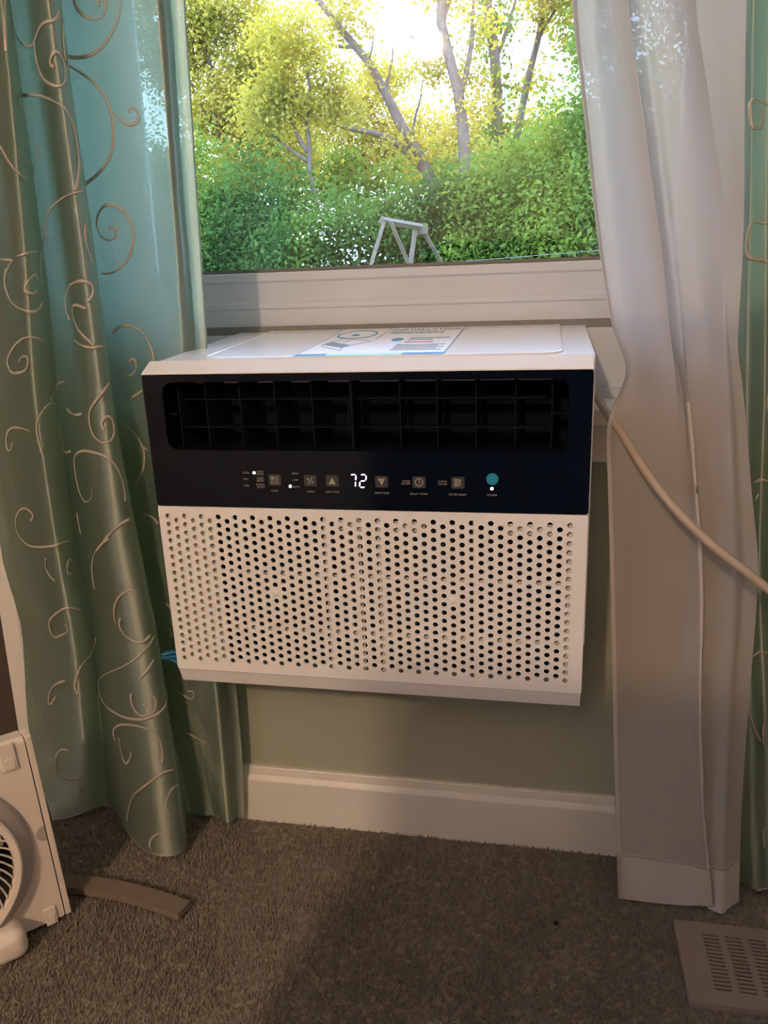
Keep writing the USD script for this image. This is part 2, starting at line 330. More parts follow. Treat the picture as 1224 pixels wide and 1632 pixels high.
SHEER_FOLDS = [
    [(0.006,0.6276,-0.122),(0.2373,0.6124,-0.11),(0.5155,0.5967,-0.1),(0.637,0.5885,-0.1),(0.6954,0.5846,-0.1),(0.7267,0.592,-0.09),(0.7734,0.6064,-0.09),(0.8304,0.5877,-0.09),(0.9111,0.5707,-0.09),(1.05,0.5485,-0.09),(1.2038,0.527,-0.09),(2.02,0.4779,-0.09)],
    [(0.006,0.6587,-0.123),(0.2369,0.6404,-0.105),(0.5149,0.6241,-0.095),(0.6363,0.6145,-0.095),(0.6939,0.6107,-0.09),(0.726,0.6137,-0.085),(0.7724,0.6198,-0.08),(0.8297,0.6055,-0.08),(0.911,0.59,-0.075),(1.0514,0.5678,-0.075),(1.2067,0.5475,-0.075),(2.02,0.5018,-0.075)],
    [(0.007,0.704,-0.124),(0.2467,0.6828,-0.115),(0.5196,0.6639,-0.105),(0.6955,0.6517,-0.1),(0.7674,0.6485,-0.1),(0.8295,0.6356,-0.098),(0.9089,0.6214,-0.095),(1.0636,0.5936,-0.095),(1.1984,0.5694,-0.095),(2.02,0.5065,-0.095)],
    [(0.0082,0.7282,-0.124),(0.2488,0.7061,-0.115),(0.5204,0.6853,-0.105),(0.6964,0.6709,-0.105),(0.7677,0.6651,-0.105),(0.8294,0.6553,-0.107),(0.9075,0.6434,-0.108),(1.0598,0.6138,-0.108),(1.1924,0.59,-0.108),(2.02,0.5273,-0.108)],
    [(0.0124,0.7403,-0.127),(0.2514,0.7153,-0.118),(0.5225,0.6978,-0.11),(0.6964,0.6815,-0.105),(0.7667,0.6711,-0.095),(0.8288,0.6508,-0.085),(0.9093,0.6348,-0.075),(1.0676,0.6044,-0.07),(1.2053,0.5794,-0.07),(2.02,0.5159,-0.07)],
    [(0.0183,0.7573,-0.13),(0.3022,0.7231,-0.125),(0.4909,0.713,-0.12),(0.6629,0.6918,-0.12),(0.7553,0.6785,-0.115),(0.8292,0.6674,-0.11),(0.9073,0.654,-0.105),(1.0604,0.6274,-0.1),(1.1937,0.6038,-0.1),(2.02,0.5418,-0.1)],
    [(0.0067,0.7527,-0.122),(0.2965,0.7219,-0.115),(0.4855,0.7136,-0.105),(0.66,0.6929,-0.105),(0.7538,0.6825,-0.1),(0.8287,0.6741,-0.1),(0.9073,0.6641,-0.095),(1.0611,0.6397,-0.092),(1.195,0.617,-0.092),(2.02,0.5577,-0.092)],
    [(0.006,0.7637,-0.128),(0.2954,0.7416,-0.11),(0.4845,0.7334,-0.1),(0.6593,0.7166,-0.1),(0.7536,0.7049,-0.1),(0.8281,0.6955,-0.095),(0.9066,0.6845,-0.095),(1.059,0.6626,-0.095),(1.1922,0.6373,-0.095),(2.02,0.5709,-0.095)],
    [(0.006,0.7703,-0.13),(0.2996,0.7598,-0.115),(0.489,0.7546,-0.11),(0.6614,0.7378,-0.11),(0.7544,0.7272,-0.11),(0.8281,0.7185,-0.112),(0.9637,0.7064,-0.116),(1.0669,0.6857,-0.118),(1.1828,0.6613,-0.118),(2.02,0.5873,-0.118)],
    [(0.006,0.7836,-0.115),(0.2951,0.7719,-0.105),(0.486,0.7693,-0.1),(0.6596,0.7497,-0.1),(0.7528,0.7377,-0.095),(0.8274,0.7248,-0.095),(0.9671,0.7023,-0.085),(1.0751,0.6795,-0.08),(1.1955,0.653,-0.08),(2.02,0.5761,-0.08)],
    [(0.006,0.8004,-0.1),(0.1679,0.7917,-0.1),(0.3522,0.7878,-0.1),(0.4877,0.7862,-0.1),(0.6394,0.7648,-0.1),(0.7503,0.7482,-0.095),(0.8082,0.7379,-0.095),(0.9155,0.7353,-0.095),(1.0548,0.7265,-0.095),(1.1848,0.7183,-0.095),(2.02,0.6961,-0.095)],
]
RIGHT_FOLDS = [
    [(0.006,0.8024,-0.05),(0.5052,0.7657,-0.05),(0.8415,0.7327,-0.05),(1.1997,0.7097,-0.05),(2.02,0.6872,-0.05)],
    [(0.006,0.8186,-0.065),(0.2495,0.791,-0.07),(0.5119,0.769,-0.07),(0.7641,0.7484,-0.075),(0.9885,0.736,-0.075),(1.1908,0.7222,-0.075),(2.02,0.6982,-0.075)],
    [(0.006,0.8299,-0.075),(0.2591,0.8018,-0.085),(0.5171,0.7771,-0.085),(0.7649,0.7581,-0.085),(0.9869,0.7431,-0.085),(1.1868,0.7309,-0.085),(2.02,0.7096,-0.085)],
    [(0.006,0.8515,-0.06),(0.2468,0.8269,-0.06),(0.508,0.7965,-0.055),(0.7619,0.7831,-0.055),(0.9894,0.7654,-0.055),(1.1943,0.7521,-0.055),(2.02,0.7295,-0.055)],
    [(0.008,0.8667,-0.11),(0.0293,0.8667,-0.11),(0.2768,0.8386,-0.11),(0.5266,0.8124,-0.11),(0.7668,0.7909,-0.11),(0.9821,0.7758,-0.11),(1.1762,0.7608,-0.11),(2.02,0.7338,-0.11)],
    [(0.006,0.9125,-0.055),(0.2488,0.8844,-0.055),(0.5102,0.8578,-0.055),(0.7613,0.8353,-0.055),(0.9868,0.815,-0.055),(1.1902,0.7975,-0.055),(2.02,0.7672,-0.055)],
    [(0.008,0.9287,-0.1),(0.04,0.9287,-0.1),(0.2762,0.8988,-0.1),(0.5255,0.8711,-0.1),(0.7652,0.8468,-0.1),(0.9806,0.8269,-0.1),(1.1751,0.8082,-0.1),(2.02,0.7747,-0.1)],
]
LEFT_SCROLLS = [
    [(2.001,1.202),(4.613,1.219),(5.214,1.213),(5.384,1.219),(5.894,1.226),(6.855,1.241)],
    [(5.214,1.213),(5.144,1.195),(5.284,1.171),(5.784,1.154),(6.294,1.152),(6.685,1.164),(6.725,1.178),(6.455,1.19),(6.044,1.188),(5.854,1.18),(6.044,1.174)],
    [(6.875,1.183),(9.987,1.203),(10.357,1.21),(10.598,1.225),(10.798,1.245),(10.868,1.263)],
    [(9.827,1.277),(9.937,1.259),(10.187,1.248),(10.387,1.245),(10.528,1.252),(10.528,1.265),(10.437,1.268),(10.417,1.26)],
    [(6.975,1.178),(9.907,1.18),(10.227,1.16),(10.397,1.13),(10.397,1.106),(10.267,1.076),(9.967,1.057),(7.115,1.04)],
    [(10.397,1.13),(10.588,1.119),(10.768,1.112),(10.958,1.118),(10.938,1.128),(10.798,1.132),(10.778,1.127)],
    [(6.925,1.173),(7.095,1.157),(6.925,1.142)],
    [(2.662,1.144),(4.463,1.159),(5.174,1.147),(5.954,1.131),(6.535,1.119),(6.815,1.097),(6.855,1.071),(6.665,1.046),(6.305,1.025)],
    [(4.693,1.091),(4.503,1.078),(2.952,1.067)],
    [(6.945,1.026),(6.164,1.021),(5.324,1.016),(4.653,1.001),(4.333,0.977),(3.062,0.944),(2.972,0.911)],
    [(6.735,0.984),(6.565,0.966),(6.615,0.95),(6.855,0.934)],
    [(9.647,0.921),(10.077,0.924),(10.407,0.941),(10.558,0.966),(10.518,0.992),(10.347,1.007),(10.087,1.013),(9.777,1.003),(9.667,0.987),(9.767,0.972),(10.017,0.966),(10.197,0.973),(10.167,0.982),(10.027,0.982)],
    [(1.351,1.091),(1.631,1.07),(2.662,1.048)],
    [(1.071,0.944),(1.481,0.941)],
    [(1.481,0.94),(1.251,0.929),(1.111,0.913)],
    [(1.661,0.946),(2.882,0.953)],
    [(1.201,0.93),(1.121,0.906),(1.311,0.883),(1.801,0.872),(2.582,0.872),(2.882,0.884)],
    [(2.672,0.913),(2.122,0.912),(1.921,0.901),(2.372,0.895),(2.592,0.899)],
    [(2.772,0.829),(2.322,0.833),(1.511,0.83),(1.101,0.813),(0.941,0.796),(1.071,0.783),(1.341,0.783),(1.751,0.792),(1.841,0.803),(1.491,0.805),(1.411,0.799)],
    [(7.115,0.819),(6.365,0.819),(5.684,0.821),(5.294,0.828)],
    [(6.234,0.822),(5.664,0.837),(5.324,0.861),(5.324,0.873),(5.634,0.876),(6.034,0.873)],
    [(5.144,0.856),(5.004,0.881),(5.174,0.899),(5.584,0.907),(6.214,0.907),(6.615,0.898),(6.405,0.886),(6.124,0.882)],
    [(6.965,0.768),(6.435,0.757),(5.974,0.744),(5.644,0.728),(5.574,0.708),(5.764,0.691),(6.154,0.685),(6.535,0.688),(6.815,0.702),(6.795,0.715),(6.435,0.721),(6.144,0.712),(6.234,0.702)],
    [(9.737,0.834),(9.937,0.844),(10.247,0.846),(10.487,0.838),(10.668,0.819),(10.738,0.801),(10.648,0.786)],
    [(9.737,0.784),(9.867,0.776),(10.127,0.775),(10.277,0.786),(10.247,0.797),(10.107,0.794)],
    [(9.757,0.732),(10.047,0.74),(10.367,0.753)],
    [(9.747,0.701),(9.987,0.688),(10.177,0.669),(10.207,0.65),(10.067,0.623),(9.877,0.606)],
    [(10.157,0.667),(10.317,0.661)],
    [(4.593,0.768),(3.583,0.755),(2.952,0.743)],
    [(3.372,0.733),(2.722,0.734),(2.212,0.721),(1.891,0.701),(1.931,0.678),(2.011,0.665)],
    [(1.471,0.697),(1.081,0.7),(0.741,0.696),(0.56,0.678),(0.57,0.663),(0.771,0.674)],
    [(5.274,0.724),(4.853,0.721),(4.533,0.726)],
    [(6.765,0.597),(6.795,0.625),(6.625,0.647),(6.345,0.66),(5.654,0.669),(4.914,0.664),(4.653,0.652),(4.613,0.626),(4.673,0.607),(4.914,0.589),(5.284,0.599),(5.384,0.616)],
    [(2.982,0.518),(2.242,0.521),(1.331,0.513),(0.781,0.511),(0.53,0.524),(0.51,0.548),(0.66,0.564),(0.901,0.571),(1.101,0.564),(0.991,0.552)],
    [(6.855,0.569),(6.345,0.562),(5.744,0.54),(5.244,0.516)],
    [(9.977,0.558),(10.227,0.556),(10.357,0.545)],
    [(3.312,0.691),(3.462,0.671),(4.453,0.661)],
    [(3.042,0.646),(2.902,0.625),(3.112,0.613)],
    [(4.473,0.564),(4.493,0.548),(4.563,0.532)],
    [(5.894,0.542),(5.344,0.522),(5.004,0.499),(4.843,0.471),(4.853,0.446)],
    [(1.391,0.494),(1.341,0.473),(1.601,0.46)],
    [(2.962,0.484),(2.582,0.485),(2.472,0.475),(2.712,0.468)],
    [(3.112,0.398),(2.502,0.411),(1.991,0.416),(1.271,0.396),(0.991,0.374),(1.091,0.359),(1.441,0.364),(1.851,0.38),(1.731,0.388)],
    [(4.453,0.353),(2.972,0.322),(2.332,0.312),(1.991,0.294),(1.831,0.277),(2.001,0.263)],
    [(6.515,0.453),(6.445,0.46),(6.184,0.46),(5.794,0.446),(5.564,0.423),(5.584,0.403)],
    [(5.784,0.415),(5.714,0.397),(5.964,0.383),(6.244,0.378),(6.515,0.381),(6.755,0.388)],
    [(6.745,0.348),(6.425,0.334),(6.084,0.319)],
    [(1.411,0.282),(1.041,0.27),(0.791,0.249),(0.741,0.23),(1.011,0.248)],
    [(5.764,0.292),(5.744,0.271),(5.924,0.258),(6.174,0.258),(6.455,0.267),(6.535,0.284),(6.425,0.289)],
    [(6.064,0.275),(6.204,0.275)],
    [(6.475,0.174),(6.555,0.2),(6.415,0.223),(6.174,0.234),(5.674,0.236),(5.184,0.222),(4.934,0.204),(4.964,0.186)],
    [(5.134,0.198),(5.154,0.18),(5.294,0.158),(5.474,0.173),(5.524,0.187)],
    [(1.341,0.147),(1.021,0.144),(0.781,0.123),(0.831,0.094),(1.241,0.089),(1.761,0.096)],
    [(6.995,0.156),(6.395,0.155),(5.934,0.136),(5.474,0.104),(5.274,0.075),(5.154,0.042)],
    [(10.097,0.413),(10.257,0.415),(10.427,0.406)],
    [(6.955,0.384),(10.267,0.353),(10.357,0.366),(10.237,0.373)],
    [(10.227,0.256),(10.477,0.251),(10.768,0.248),(10.828,0.256),(10.648,0.26)],
    [(1.751,0.076),(1.801,0.048),(2.192,0.027)],
    [(7.205,0.122),(6.575,0.115),(6.485,0.091),(6.625,0.08)],
    [(10.297,0.181),(10.738,0.172),(11.088,0.163)],
    [(5.944,0.015),(5.894,0.025),(6.034,0.042),(6.305,0.051),(6.535,0.045)],
]
RIGHT_SCROLLS = [
    [(3.238,1.093),(2.127,1.085),(1.548,1.074),(1.668,1.061),(2.153,1.054),(2.62,1.063),(2.616,1.069),(2.329,1.066)],
    [(3.302,0.956),(2.127,0.95),(1.54,0.938),(1.351,0.922),(2.016,0.907),(3.187,0.89)],
    [(3.38,0.629),(2.813,0.628),(2.333,0.627)],
    [(2.449,0.603),(2.698,0.609)],
    [(3.264,0.746),(3.157,0.731),(3.294,0.714)],
    [(3.362,0.388),(2.119,0.384)],
    [(1.823,0.296),(2.144,0.273),(2.573,0.252)],
    [(3.199,0.284),(2.753,0.269),(2.792,0.245)],
    [(2.873,0.108),(2.595,0.105),(2.646,0.079)],
    [(np.float64(1.947),0.006),(np.float64(2.813),0.006)],
]

# ------------------------------------------------------------------ the setting
WX0, WX1, WZ0, WZ1 = -0.215, 0.755, 0.700, 2.00          # window opening
RX0, RX1, RY0, RZ1 = -1.9, 2.1, -4.4, 2.62             # room
obj('floor', bx(RX0 - .2, RX1 + .2, RY0 - .2, 0.20, -0.25, -0.004), mat('carpet_backing', (0.22, 0.195, 0.16), 0.95, 0.2, 60, bump=0.5, bscale=300), kind='structure')
obj('ceiling', bx(RX0 - .2, RX1 + .2, RY0 - .2, 0.22, RZ1, RZ1 + .2), M_CEIL, kind='structure')
wall = join([bx(-0.43, WX0, 0, 0.2, -0.2, RZ1), bx(WX1, RX1 + .2, 0, 0.2, -0.2, RZ1), bx(WX0, WX1, 0, 0.2, -0.2, WZ0 - 0.012),
             bx(WX0, WX1, 0, 0.2, WZ1, RZ1), bx(RX0 - .2, -0.43, 0.02, 0.2, -0.2, RZ1), bx(RX0 - .2, -1.32, 0, 0.02, -0.2, RZ1), bx(-1.32, -0.43, 0, 0.02, 2.06, RZ1)])
obj('wall_back', wall, M_WALL, kind='structure')
LY0, LY1, LZ0, LZ1 = -3.4, -1.75, .85, 2.15               # unseen second window, placed in the left wall to bring cool daylight in
obj('wall_left', join([bx(RX0 - .2, RX0, RY0, LY0, -0.2, RZ1), bx(RX0 - .2, RX0, LY1, 0, -0.2, RZ1), bx(RX0 - .2, RX0, LY0, LY1, -0.2, LZ0), bx(RX0 - .2, RX0, LY0, LY1, LZ1, RZ1)]), M_ROOM, kind='structure')
w2 = thing('unseen_window_2', None, None, (RX0 - .1, (LY0 + LY1) / 2, LZ0), kind='structure')
for ya, yb, za, zb_ in ((LY0, LY0 + .05, LZ0, LZ1), (LY1 - .05, LY1, LZ0, LZ1), (LY0 + .05, LY1 - .05, LZ0, LZ0 + .05), (LY0 + .05, LY1 - .05, LZ1 - .05, LZ1), (LY0 + .05, LY1 - .05, 1.45, 1.49)):
    obj('window_frame', bx(RX0 - .14, RX0 - .09, ya, yb, za, zb_, .003), M_SASH, w2)
obj('pane', bx(RX0 - .117, RX0 - .113, LY0 + .045, LY1 - .045, LZ0 + .045, LZ1 - .045), M_PANE, w2)
obj('wall_right', bx(RX1, RX1 + .2, RY0, 0.0, -0.2, RZ1), M_ROOM, kind='structure')
obj('wall_front', bx(RX0 - .2, RX1 + .2, RY0 - .2, RY0, -0.2, RZ1), M_ROOM2, kind='structure')


def profile_x(pts, x0, x1):
    """A (y, z) profile drawn along x."""
    m = prism(Polygon(pts), x1 - x0)
    return frame_map(m, (x0, 0, 0), (0, 1, 0), (0, 0, 1), (1, 0, 0))


def profile_z(pts, z0, z1):
    return frame_map(prism(Polygon(pts), z1 - z0), (0, 0, z0), (1, 0, 0), (0, 1, 0), (0, 0, 1))


bb = [(0, -.02), (-.0155, -.02), (-.0155, .0735), (-.0145, .0765), (-.0095, .0835), (-.0075, .0955), (-.006, .0975), (0, .0975)]
obj('baseboard_back', profile_x(bb, -0.385, 0.655), M_TRIM, smooth=25, kind='structure')
obj('baseboard_back', profile_x(bb, 0.6575, RX1), M_TRIM, smooth=25, kind='structure')
# casing left of the window, beside a dark brown area built as a door
obj('trim_1', profile_z([(-.4245, 0.019), (-.4245, -.012), (-.421, -.0165), (-.392, -.013), (-.386, -.009), (-.386, 0.019)], -.004, 2.10), M_TRIM, smooth=25, kind='structure')
d = thing('door_1', None, None, (-.87, .01, 0), kind='structure')
obj('door_slab', bx(-1.315, -.427, .001, .019, .004, 2.055, .002), M_DARK, d)
for (za, zb_) in ((.14, .92), (1.06, 1.95)):
    for (xa, xb) in ((-1.22, -.92), (-.82, -.53)):
        obj('door_panel', bx(xa, xb, -.004, .006, za, zb_, .003), M_DARK, d)
obj('door_handle', sweep(spline([(-1.25, .0, 1.0), (-1.25, -.045, 1.0), (-1.20, -.055, 1.0), (-1.14, -.055, 1.0)], 20), .009, 10), M_ROD, d, smooth=True)

# window: liner, stool, apron, casing, sashes
w = thing('window_1', None, None, (.25, .12, WZ0), kind='structure')
liner = join([bx(WX0, WX0 + .018, .002, .2, WZ0, WZ1), bx(WX1 - .018, WX1, .002, .2, WZ0, WZ1), bx(WX0 + .018, WX1 - .018, .002, .2, WZ1 - .018, WZ1)])
obj('window_frame', liner, M_SASH, w)
obj('window_frame', profile_x([(.10, .7305), (.125, .7315), (.125, .745), (.2, .738), (.2, .70), (.10, .70)], WX0 + .018, WX1 - .018), M_SASH, w, label='white inner sill step at the foot of the window')
rail = [(.138, .8355), (.1375, .862), (.1355, .8650), (.1355, .872), (.1385, .8765), (.1375, .905), (.1345, .9085), (.1345, .9195), (.137, .9215), (.150, .9225), (.168, .9225), (.168, .8355)]
SX0, SX1 = WX0 + .02, WX1 - .02
obj('sash_rail', profile_x(rail, SX0, SX1), M_SASH, w, smooth=20)
obj('glazing_bead', profile_x([(.141, .9228), (.141, .9275), (.150, .9278), (.150, .9228)], SX0 + .04, SX1 - .04), mat('bead_grey', (.16, .145, .13), .7), w, label='dark grey glazing gasket along the lower sash rail')
for (xa, xb) in ((SX0, SX0 + .045), (SX1 - .045, SX1)):
    obj('sash_stile', bx(xa, xb, .1365, .167, .9235, 1.50, .003), M_SASH, w)
obj('check_rail', bx(SX0 + .046, SX1 - .046, .1365, .167, 1.455, 1.50, .003), M_SASH, w)
obj('pane', bx(SX0 + .045, SX1 - .045, .1535, .1565, .9225, 1.456), M_PANE, w)
for (xa, xb) in ((SX0, SX0 + .04), (SX1 - .04, SX1)):
    obj('sash_stile', bx(xa, xb, .170, .198, 1.455, WZ1 - .02, .003), M_SASH, w)
obj('check_rail', bx(SX0 + .041, SX1 - .041, .170, .198, 1.455, 1.492, .003), M_SASH, w)
obj('sash_rail', bx(SX0 + .041, SX1 - .041, .170, .198, WZ1 - .065, WZ1 - .02, .003), M_SASH, w)
obj('pane', bx(SX0 + .039, SX1 - .039, .183, .186, 1.49, WZ1 - .06), M_PANE, w)
obj('trim_2', bx(WX0 - .09, WX1 + .09, -.042, .10, .6955, .7170, .0035), M_TRIM, kind='structure')       # stool
obj('trim_3', profile_x([(0, .640), (-.013, .640), (-.0155, .643), (-.0155, .655), (-.012, .658), (-.012, .6955), (0, .6955)], WX0 - .07, WX1 + .07), M_TRIM, smooth=25, kind='structure')
for k, (xa, xb) in enumerate(((WX0 - .075, WX0 - .004), (WX1 + .004, WX1 + .075))):
    obj(f'trim_{4 + k}', bx(xa, xb, -.016, 0, .7172, WZ1 + .075, .003), M_TRIM, kind='structure')
obj('trim_6', bx(WX0 - .004, WX1 + .004, -.016, 0, WZ1 + .004, WZ1 + .075, .003), M_TRIM, kind='structure')

# carpet pile: short tufts over the part of the floor in view, one mesh nobody could count
rng = np.random.default_rng(5)
n = 95000
cx, cy = rng.uniform(-.62, 1.08, n), -rng.uniform(0.0, 1, n) ** 0.9 * .62
hgt = rng.uniform(.004, .0082, n) * (0.75 + 0.5 * meshkit.noise(np.stack([cx * 16, cy * 16, 0 * cx], 1)))
lean = rng.normal(0, .0018, (n, 2))
a0 = rng.uniform(0, 6.28, n)
rad = rng.uniform(.0014, .0026, n)
V = np.zeros((n, 4, 3))
for k in range(3):
    V[:, k, 0] = cx + rad * np.cos(a0 + 2.094 * k); V[:, k, 1] = cy + rad * np.sin(a0 + 2.094 * k); V[:, k, 2] = -.005
V[:, 3] = np.stack([cx + lean[:, 0], cy + lean[:, 1], -.005 + hgt], 1)
F = (np.arange(n)[:, None, None] * 4 + np.array([[0, 1, 3], [1, 2, 3], [2, 0, 3]])[None]).reshape(-1, 3)
M_PILE = usdkit.material(stage, '/World/Looks/carpet_pile', {
    'g': ('geometry', {}), 'r': ('rgb_ramp', {'ramp': [(0, (0.20, 0.178, 0.145)), (0.5, (0.41, 0.37, 0.31)), (0.85, (0.60, 0.545, 0.46)), (1, (0.82, 0.76, 0.66))]}),
    'p': ('principled_bsdf', {'roughness': 0.9, 'sheen_weight': 0.15})}, [('g.random_per_island', 'r.fac'), ('r.color', 'p.base_color')], surface='p.BSDF')
obj('carpet', trimesh.Trimesh(V.reshape(-1, 3), F, process=False), M_PILE, kind='stuff', label='speckled brown cut-pile carpet covering the floor under the window', category='carpet')

# ------------------------------------------------------------------ air conditioner
ACO = np.array([0.0, -.1985, .3715])
VV = np.array([0, -.04794, .99885]); DD = np.array([0, .99885, .04794]); XX = np.array([1.0, 0, 0])


def L(mesh):
    """Unit-local (x, up, depth) -> world; the whole unit leans a little into the room."""
    return frame_map(mesh, ACO, XX, VV, DD)


def lb(x0, x1, v0, v1, d0, d1, r=0.0, seg=2):
    return L(bx(x0, x1, v0, v1, d0, d1, r, seg))


W = 0.560
V1, V2 = .2415, .4160           # grille top, black panel top
ac = thing('window_air_conditioner', 'white window air conditioner with black glass control panel hung over the sill', 'air conditioner', (.28, -.1, .37))
# perforated grille
face = rrect(0, W, -.0, V1, .0025)
holes, hc = [], []
for i in range(45):
    xx_ = .0128 + i * (.5392 - .0128) / 44
    n_ = 19 if i % 2 == 0 else 18
    for k in range(n_):
        v_ = .2280 - (k + (0.5 if i % 2 else 0)) * (.2280 - .0170) / 18
        if (abs(xx_ - .159) < .004 and abs(v_ - .1207) < .0057) or (abs(xx_ - .3935) < .004 and abs(v_ - .1222) < .0057):
            hc.append((xx_, v_)); continue
        holes.append((xx_, v_))
ring = np.stack([np.cos(np.linspace(0, 2 * np.pi, 12, endpoint=False)), np.sin(np.linspace(0, 2 * np.pi, 12, endpoint=False))], 1)
cs = m3.CrossSection([np.array(face.exterior.coords)[:-1]], m3.FillRule.EvenOdd) - m3.CrossSection([np.array(h) + .0036 * ring for h in holes], m3.FillRule.Positive)
mm = cs.extrude(.0022).to_mesh()
plate = trimesh.Trimesh(mm.vert_properties[:, :3], mm.tri_verts, process=False)
gr = obj('front_grille', L(plate), M_PLASTIC, ac)
obj('grille_frame', join([lb(0, .0022, 0, V1, .0022, .05), lb(W - .0022, W, 0, V1, .0022, .05), lb(.0022, W - .0022, V1 - .002, V1, .0022, .05)]), M_PLASTIC, gr)
lip = frame_map(prism(Polygon([(-.0001, .0), (.0012, -.0012), (.0088, -.0232), (.0100, -.0243), (.1500, -.0243), (.1500, -.0005), (.05, 0)]), W - .002), ACO + XX * .001, DD, VV, XX)
obj('bottom_lip', lip, M_PLASTIC, ac, smooth=25)
for c in hc[:2]:
    s = trimesh.creation.icosphere(2, .0045); s.apply_scale((1, 1, .35)); s.apply_translation((c[0], c[1], 0))
    obj('clip_boss', L(s), M_PLASTIC, gr, smooth=True)
# what the holes show: filter mesh and its white ribs
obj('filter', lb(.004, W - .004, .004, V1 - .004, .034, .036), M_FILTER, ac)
ribs = [lb(.003, .0725, .005, V1 - .005, .0072, .0085)]
for x_ in (.110, .184, .2275, .2590, .2990, .3420, .4230, .536):
    ribs.append(lb(x_ - .0022, x_ + .0022, .005, V1 - .005, .0072, .012))
ribs += [lb(.2655, .2755, .005, V1 - .005, .006, .0074), lb(.531, W - .003, .005, V1 - .005, .0072, .0085)]
for v_ in (.0655, .147, .2335):
    ribs.append(lb(.004, W - .004, v_ - .0026, v_ + .0026, .0074, .012))
for (a_, b_) in ((.02, .06), (.46, .52), (.32, .36), (.24, .28)):
    ribs.append(lb(a_, b_, .212, .226, .0074, .009))
for q in ribs:
    obj('filter_rib', q, M_PLASTIC, ac)
# black glass panel with the outlet opening
pan = rrect(0, W, V1 + .0012, V2, .004)
VX0, VX1, VA, VB = .0265, .5335, .3190, .4065
opening = rrect(VX0, VX1, VA, VB, .014, 6)
pn = prism(pan.difference(opening), .006)
panel = obj('control_panel', L(pn), M_BLACK, ac)
bez = prism(rrect(VX0 - .003, VX1 + .003, VA - .003, VB + .003, .0165, 8).difference(opening), .0012)
bez.apply_translation((0, 0, -.0012))
obj('outlet_bezel', L(bez), M_BLACK, panel)
well = join([lb(VX0 - .004, VX1 + .004, VA - .004, VB + .004, .066, .068), lb(VX0 - .004, VX1 + .004, VA - .004, VA - .0005, .006, .066), lb(VX0 - .004, VX1 + .004, VB + .0005, VB + .004, .006, .066),
             lb(VX0 - .004, VX0 - .0005, VA - .004, VB + .004, .006, .066), lb(VX1 + .0005, VX1 + .004, VA - .004, VB + .004, .006, .066)])
obj('air_outlet', well, M_VENT, ac)
for k, x_ in enumerate((.0395, .0773, .1238, .1702, .2191, .3312, .3772, .4245, .4716, .5143)):
    t_ = prism(Polygon([(-.0009, 0), (.0009, 0), (.0135, .032), (.0117, .033)] if k < 5 else [(-.0009, 0), (.0009, 0), (.0015, .036), (-.0006, .036)]), VB - VA - .002)
    obj('vent_fin', frame_map(t_, ACO + XX * x_ + VV * (VA + .001) + DD * .016, XX, DD, VV), M_VENT, ac)
obj('vent_divider', join([lb(.2698, .2735, VA, VB, .008, .05, .001), lb(.2665, .2695, VA + .028, VB - .028, .008, .03, .0008)]), M_VENT, ac)
for v_ in (.3815, .3455):
    for (a_, b_) in ((.046, .2665), (.2765, .508)):
        obj('vent_vane', lb(a_, b_, v_ - .0009, v_ + .0009, .015, .034, .0008), M_VENT, ac)
for (a_, b_) in ((VX0, .0385), (.5155, VX1)):
    obj('vent_vane', lb(a_, b_, .3625, .3645, .010, .03, .0008), M_VENT, ac)
# white bezel top, top cover, body behind and over the sill
bezel = frame_map(prism(Polygon([(-.0002, V2 + .0004), (.0008, V2 + .0022), (.0275, V2 + .0142), (.0285, V2 + .0130), (.0300, V2 + .0105), (.0090, V2 - .001), (.0062, V2 - .002), (.0062, V2)]), W - .0006),
                  ACO + XX * .0003, DD, VV, XX)
obj('front_bezel', bezel, M_PLASTIC, ac, smooth=30)


for xa, xb in ((.0003, .0028), (W - .0028, W - .0003)):
    obj('bezel_cheek', lb(xa, xb, V1, V2, .0062, .06), M_PLASTIC, ac)


def top_at(y):
    return .8009 + .084 * (y + .171)


def T(mesh, lift=0.0):
    """Plan (x, y, height above the cover) -> world on the sloping top cover."""
    v, f, _ = arr(mesh)
    v = np.array(v)
    v[:, 2] += top_at(v[:, 1]) + lift
    return trimesh.Trimesh(v, f, process=False)


cov = thing  # (name kept free)
cover = T(bx(.0008, W + .004, -.1695, .34, -.030, 0, .0012))
tc = obj('top_cover', cover, M_METAL, ac)
loop = rrect(.054, .5275, -.1795 + .012, .30, .028, 8)
rim = loop.difference(loop.buffer(-.0075, quad_segs=8))
padm = prism(loop.buffer(-.0072, quad_segs=8), .0022)
obj('embossed_panel', T(padm, -.0002), M_METAL, tc)
c_ = np.array(loop.buffer(-.0045, quad_segs=8).exterior.coords)[:-1]
c3 = np.c_[c_, top_at(c_[:, 1]) + .0006]
c3 = np.vstack([c3, c3[:1]])
obj('embossed_rim', sweep(c3, .0040, 8, squash=(1.0, .55), normals=np.tile([0, 0, 1.0], (len(c3), 1)), caps=False), M_METAL, tc, smooth=True)
for (x_, y_) in ((.104, .004), (.3946, .1055), (.4035, .107), (.47, .1)):
    s = trimesh.creation.icosphere(2, .0026); s.apply_scale((1, 1, .4)); s.apply_translation((x_, y_, .0022))
    obj('screw_head', T(s), M_METAL, tc, smooth=True)
body = join([lb(.002, W + .006, .030, .40, .072, .183, .004), T(bx(.002, W + .002, -.13, .34, -.085, -.0302, .002))])
obj('body_housing', body, M_PLASTIC, ac)
obj('outdoor_housing', bx(.002, W + .002, .215, .46, .42, .795, .006), M_METAL, ac)
for k in range(12):
    obj('outdoor_louvre', bx(.05, W - .05, .4605, .466, .47 + k * .024, .482 + k * .024, .001), M_METAL, ac)
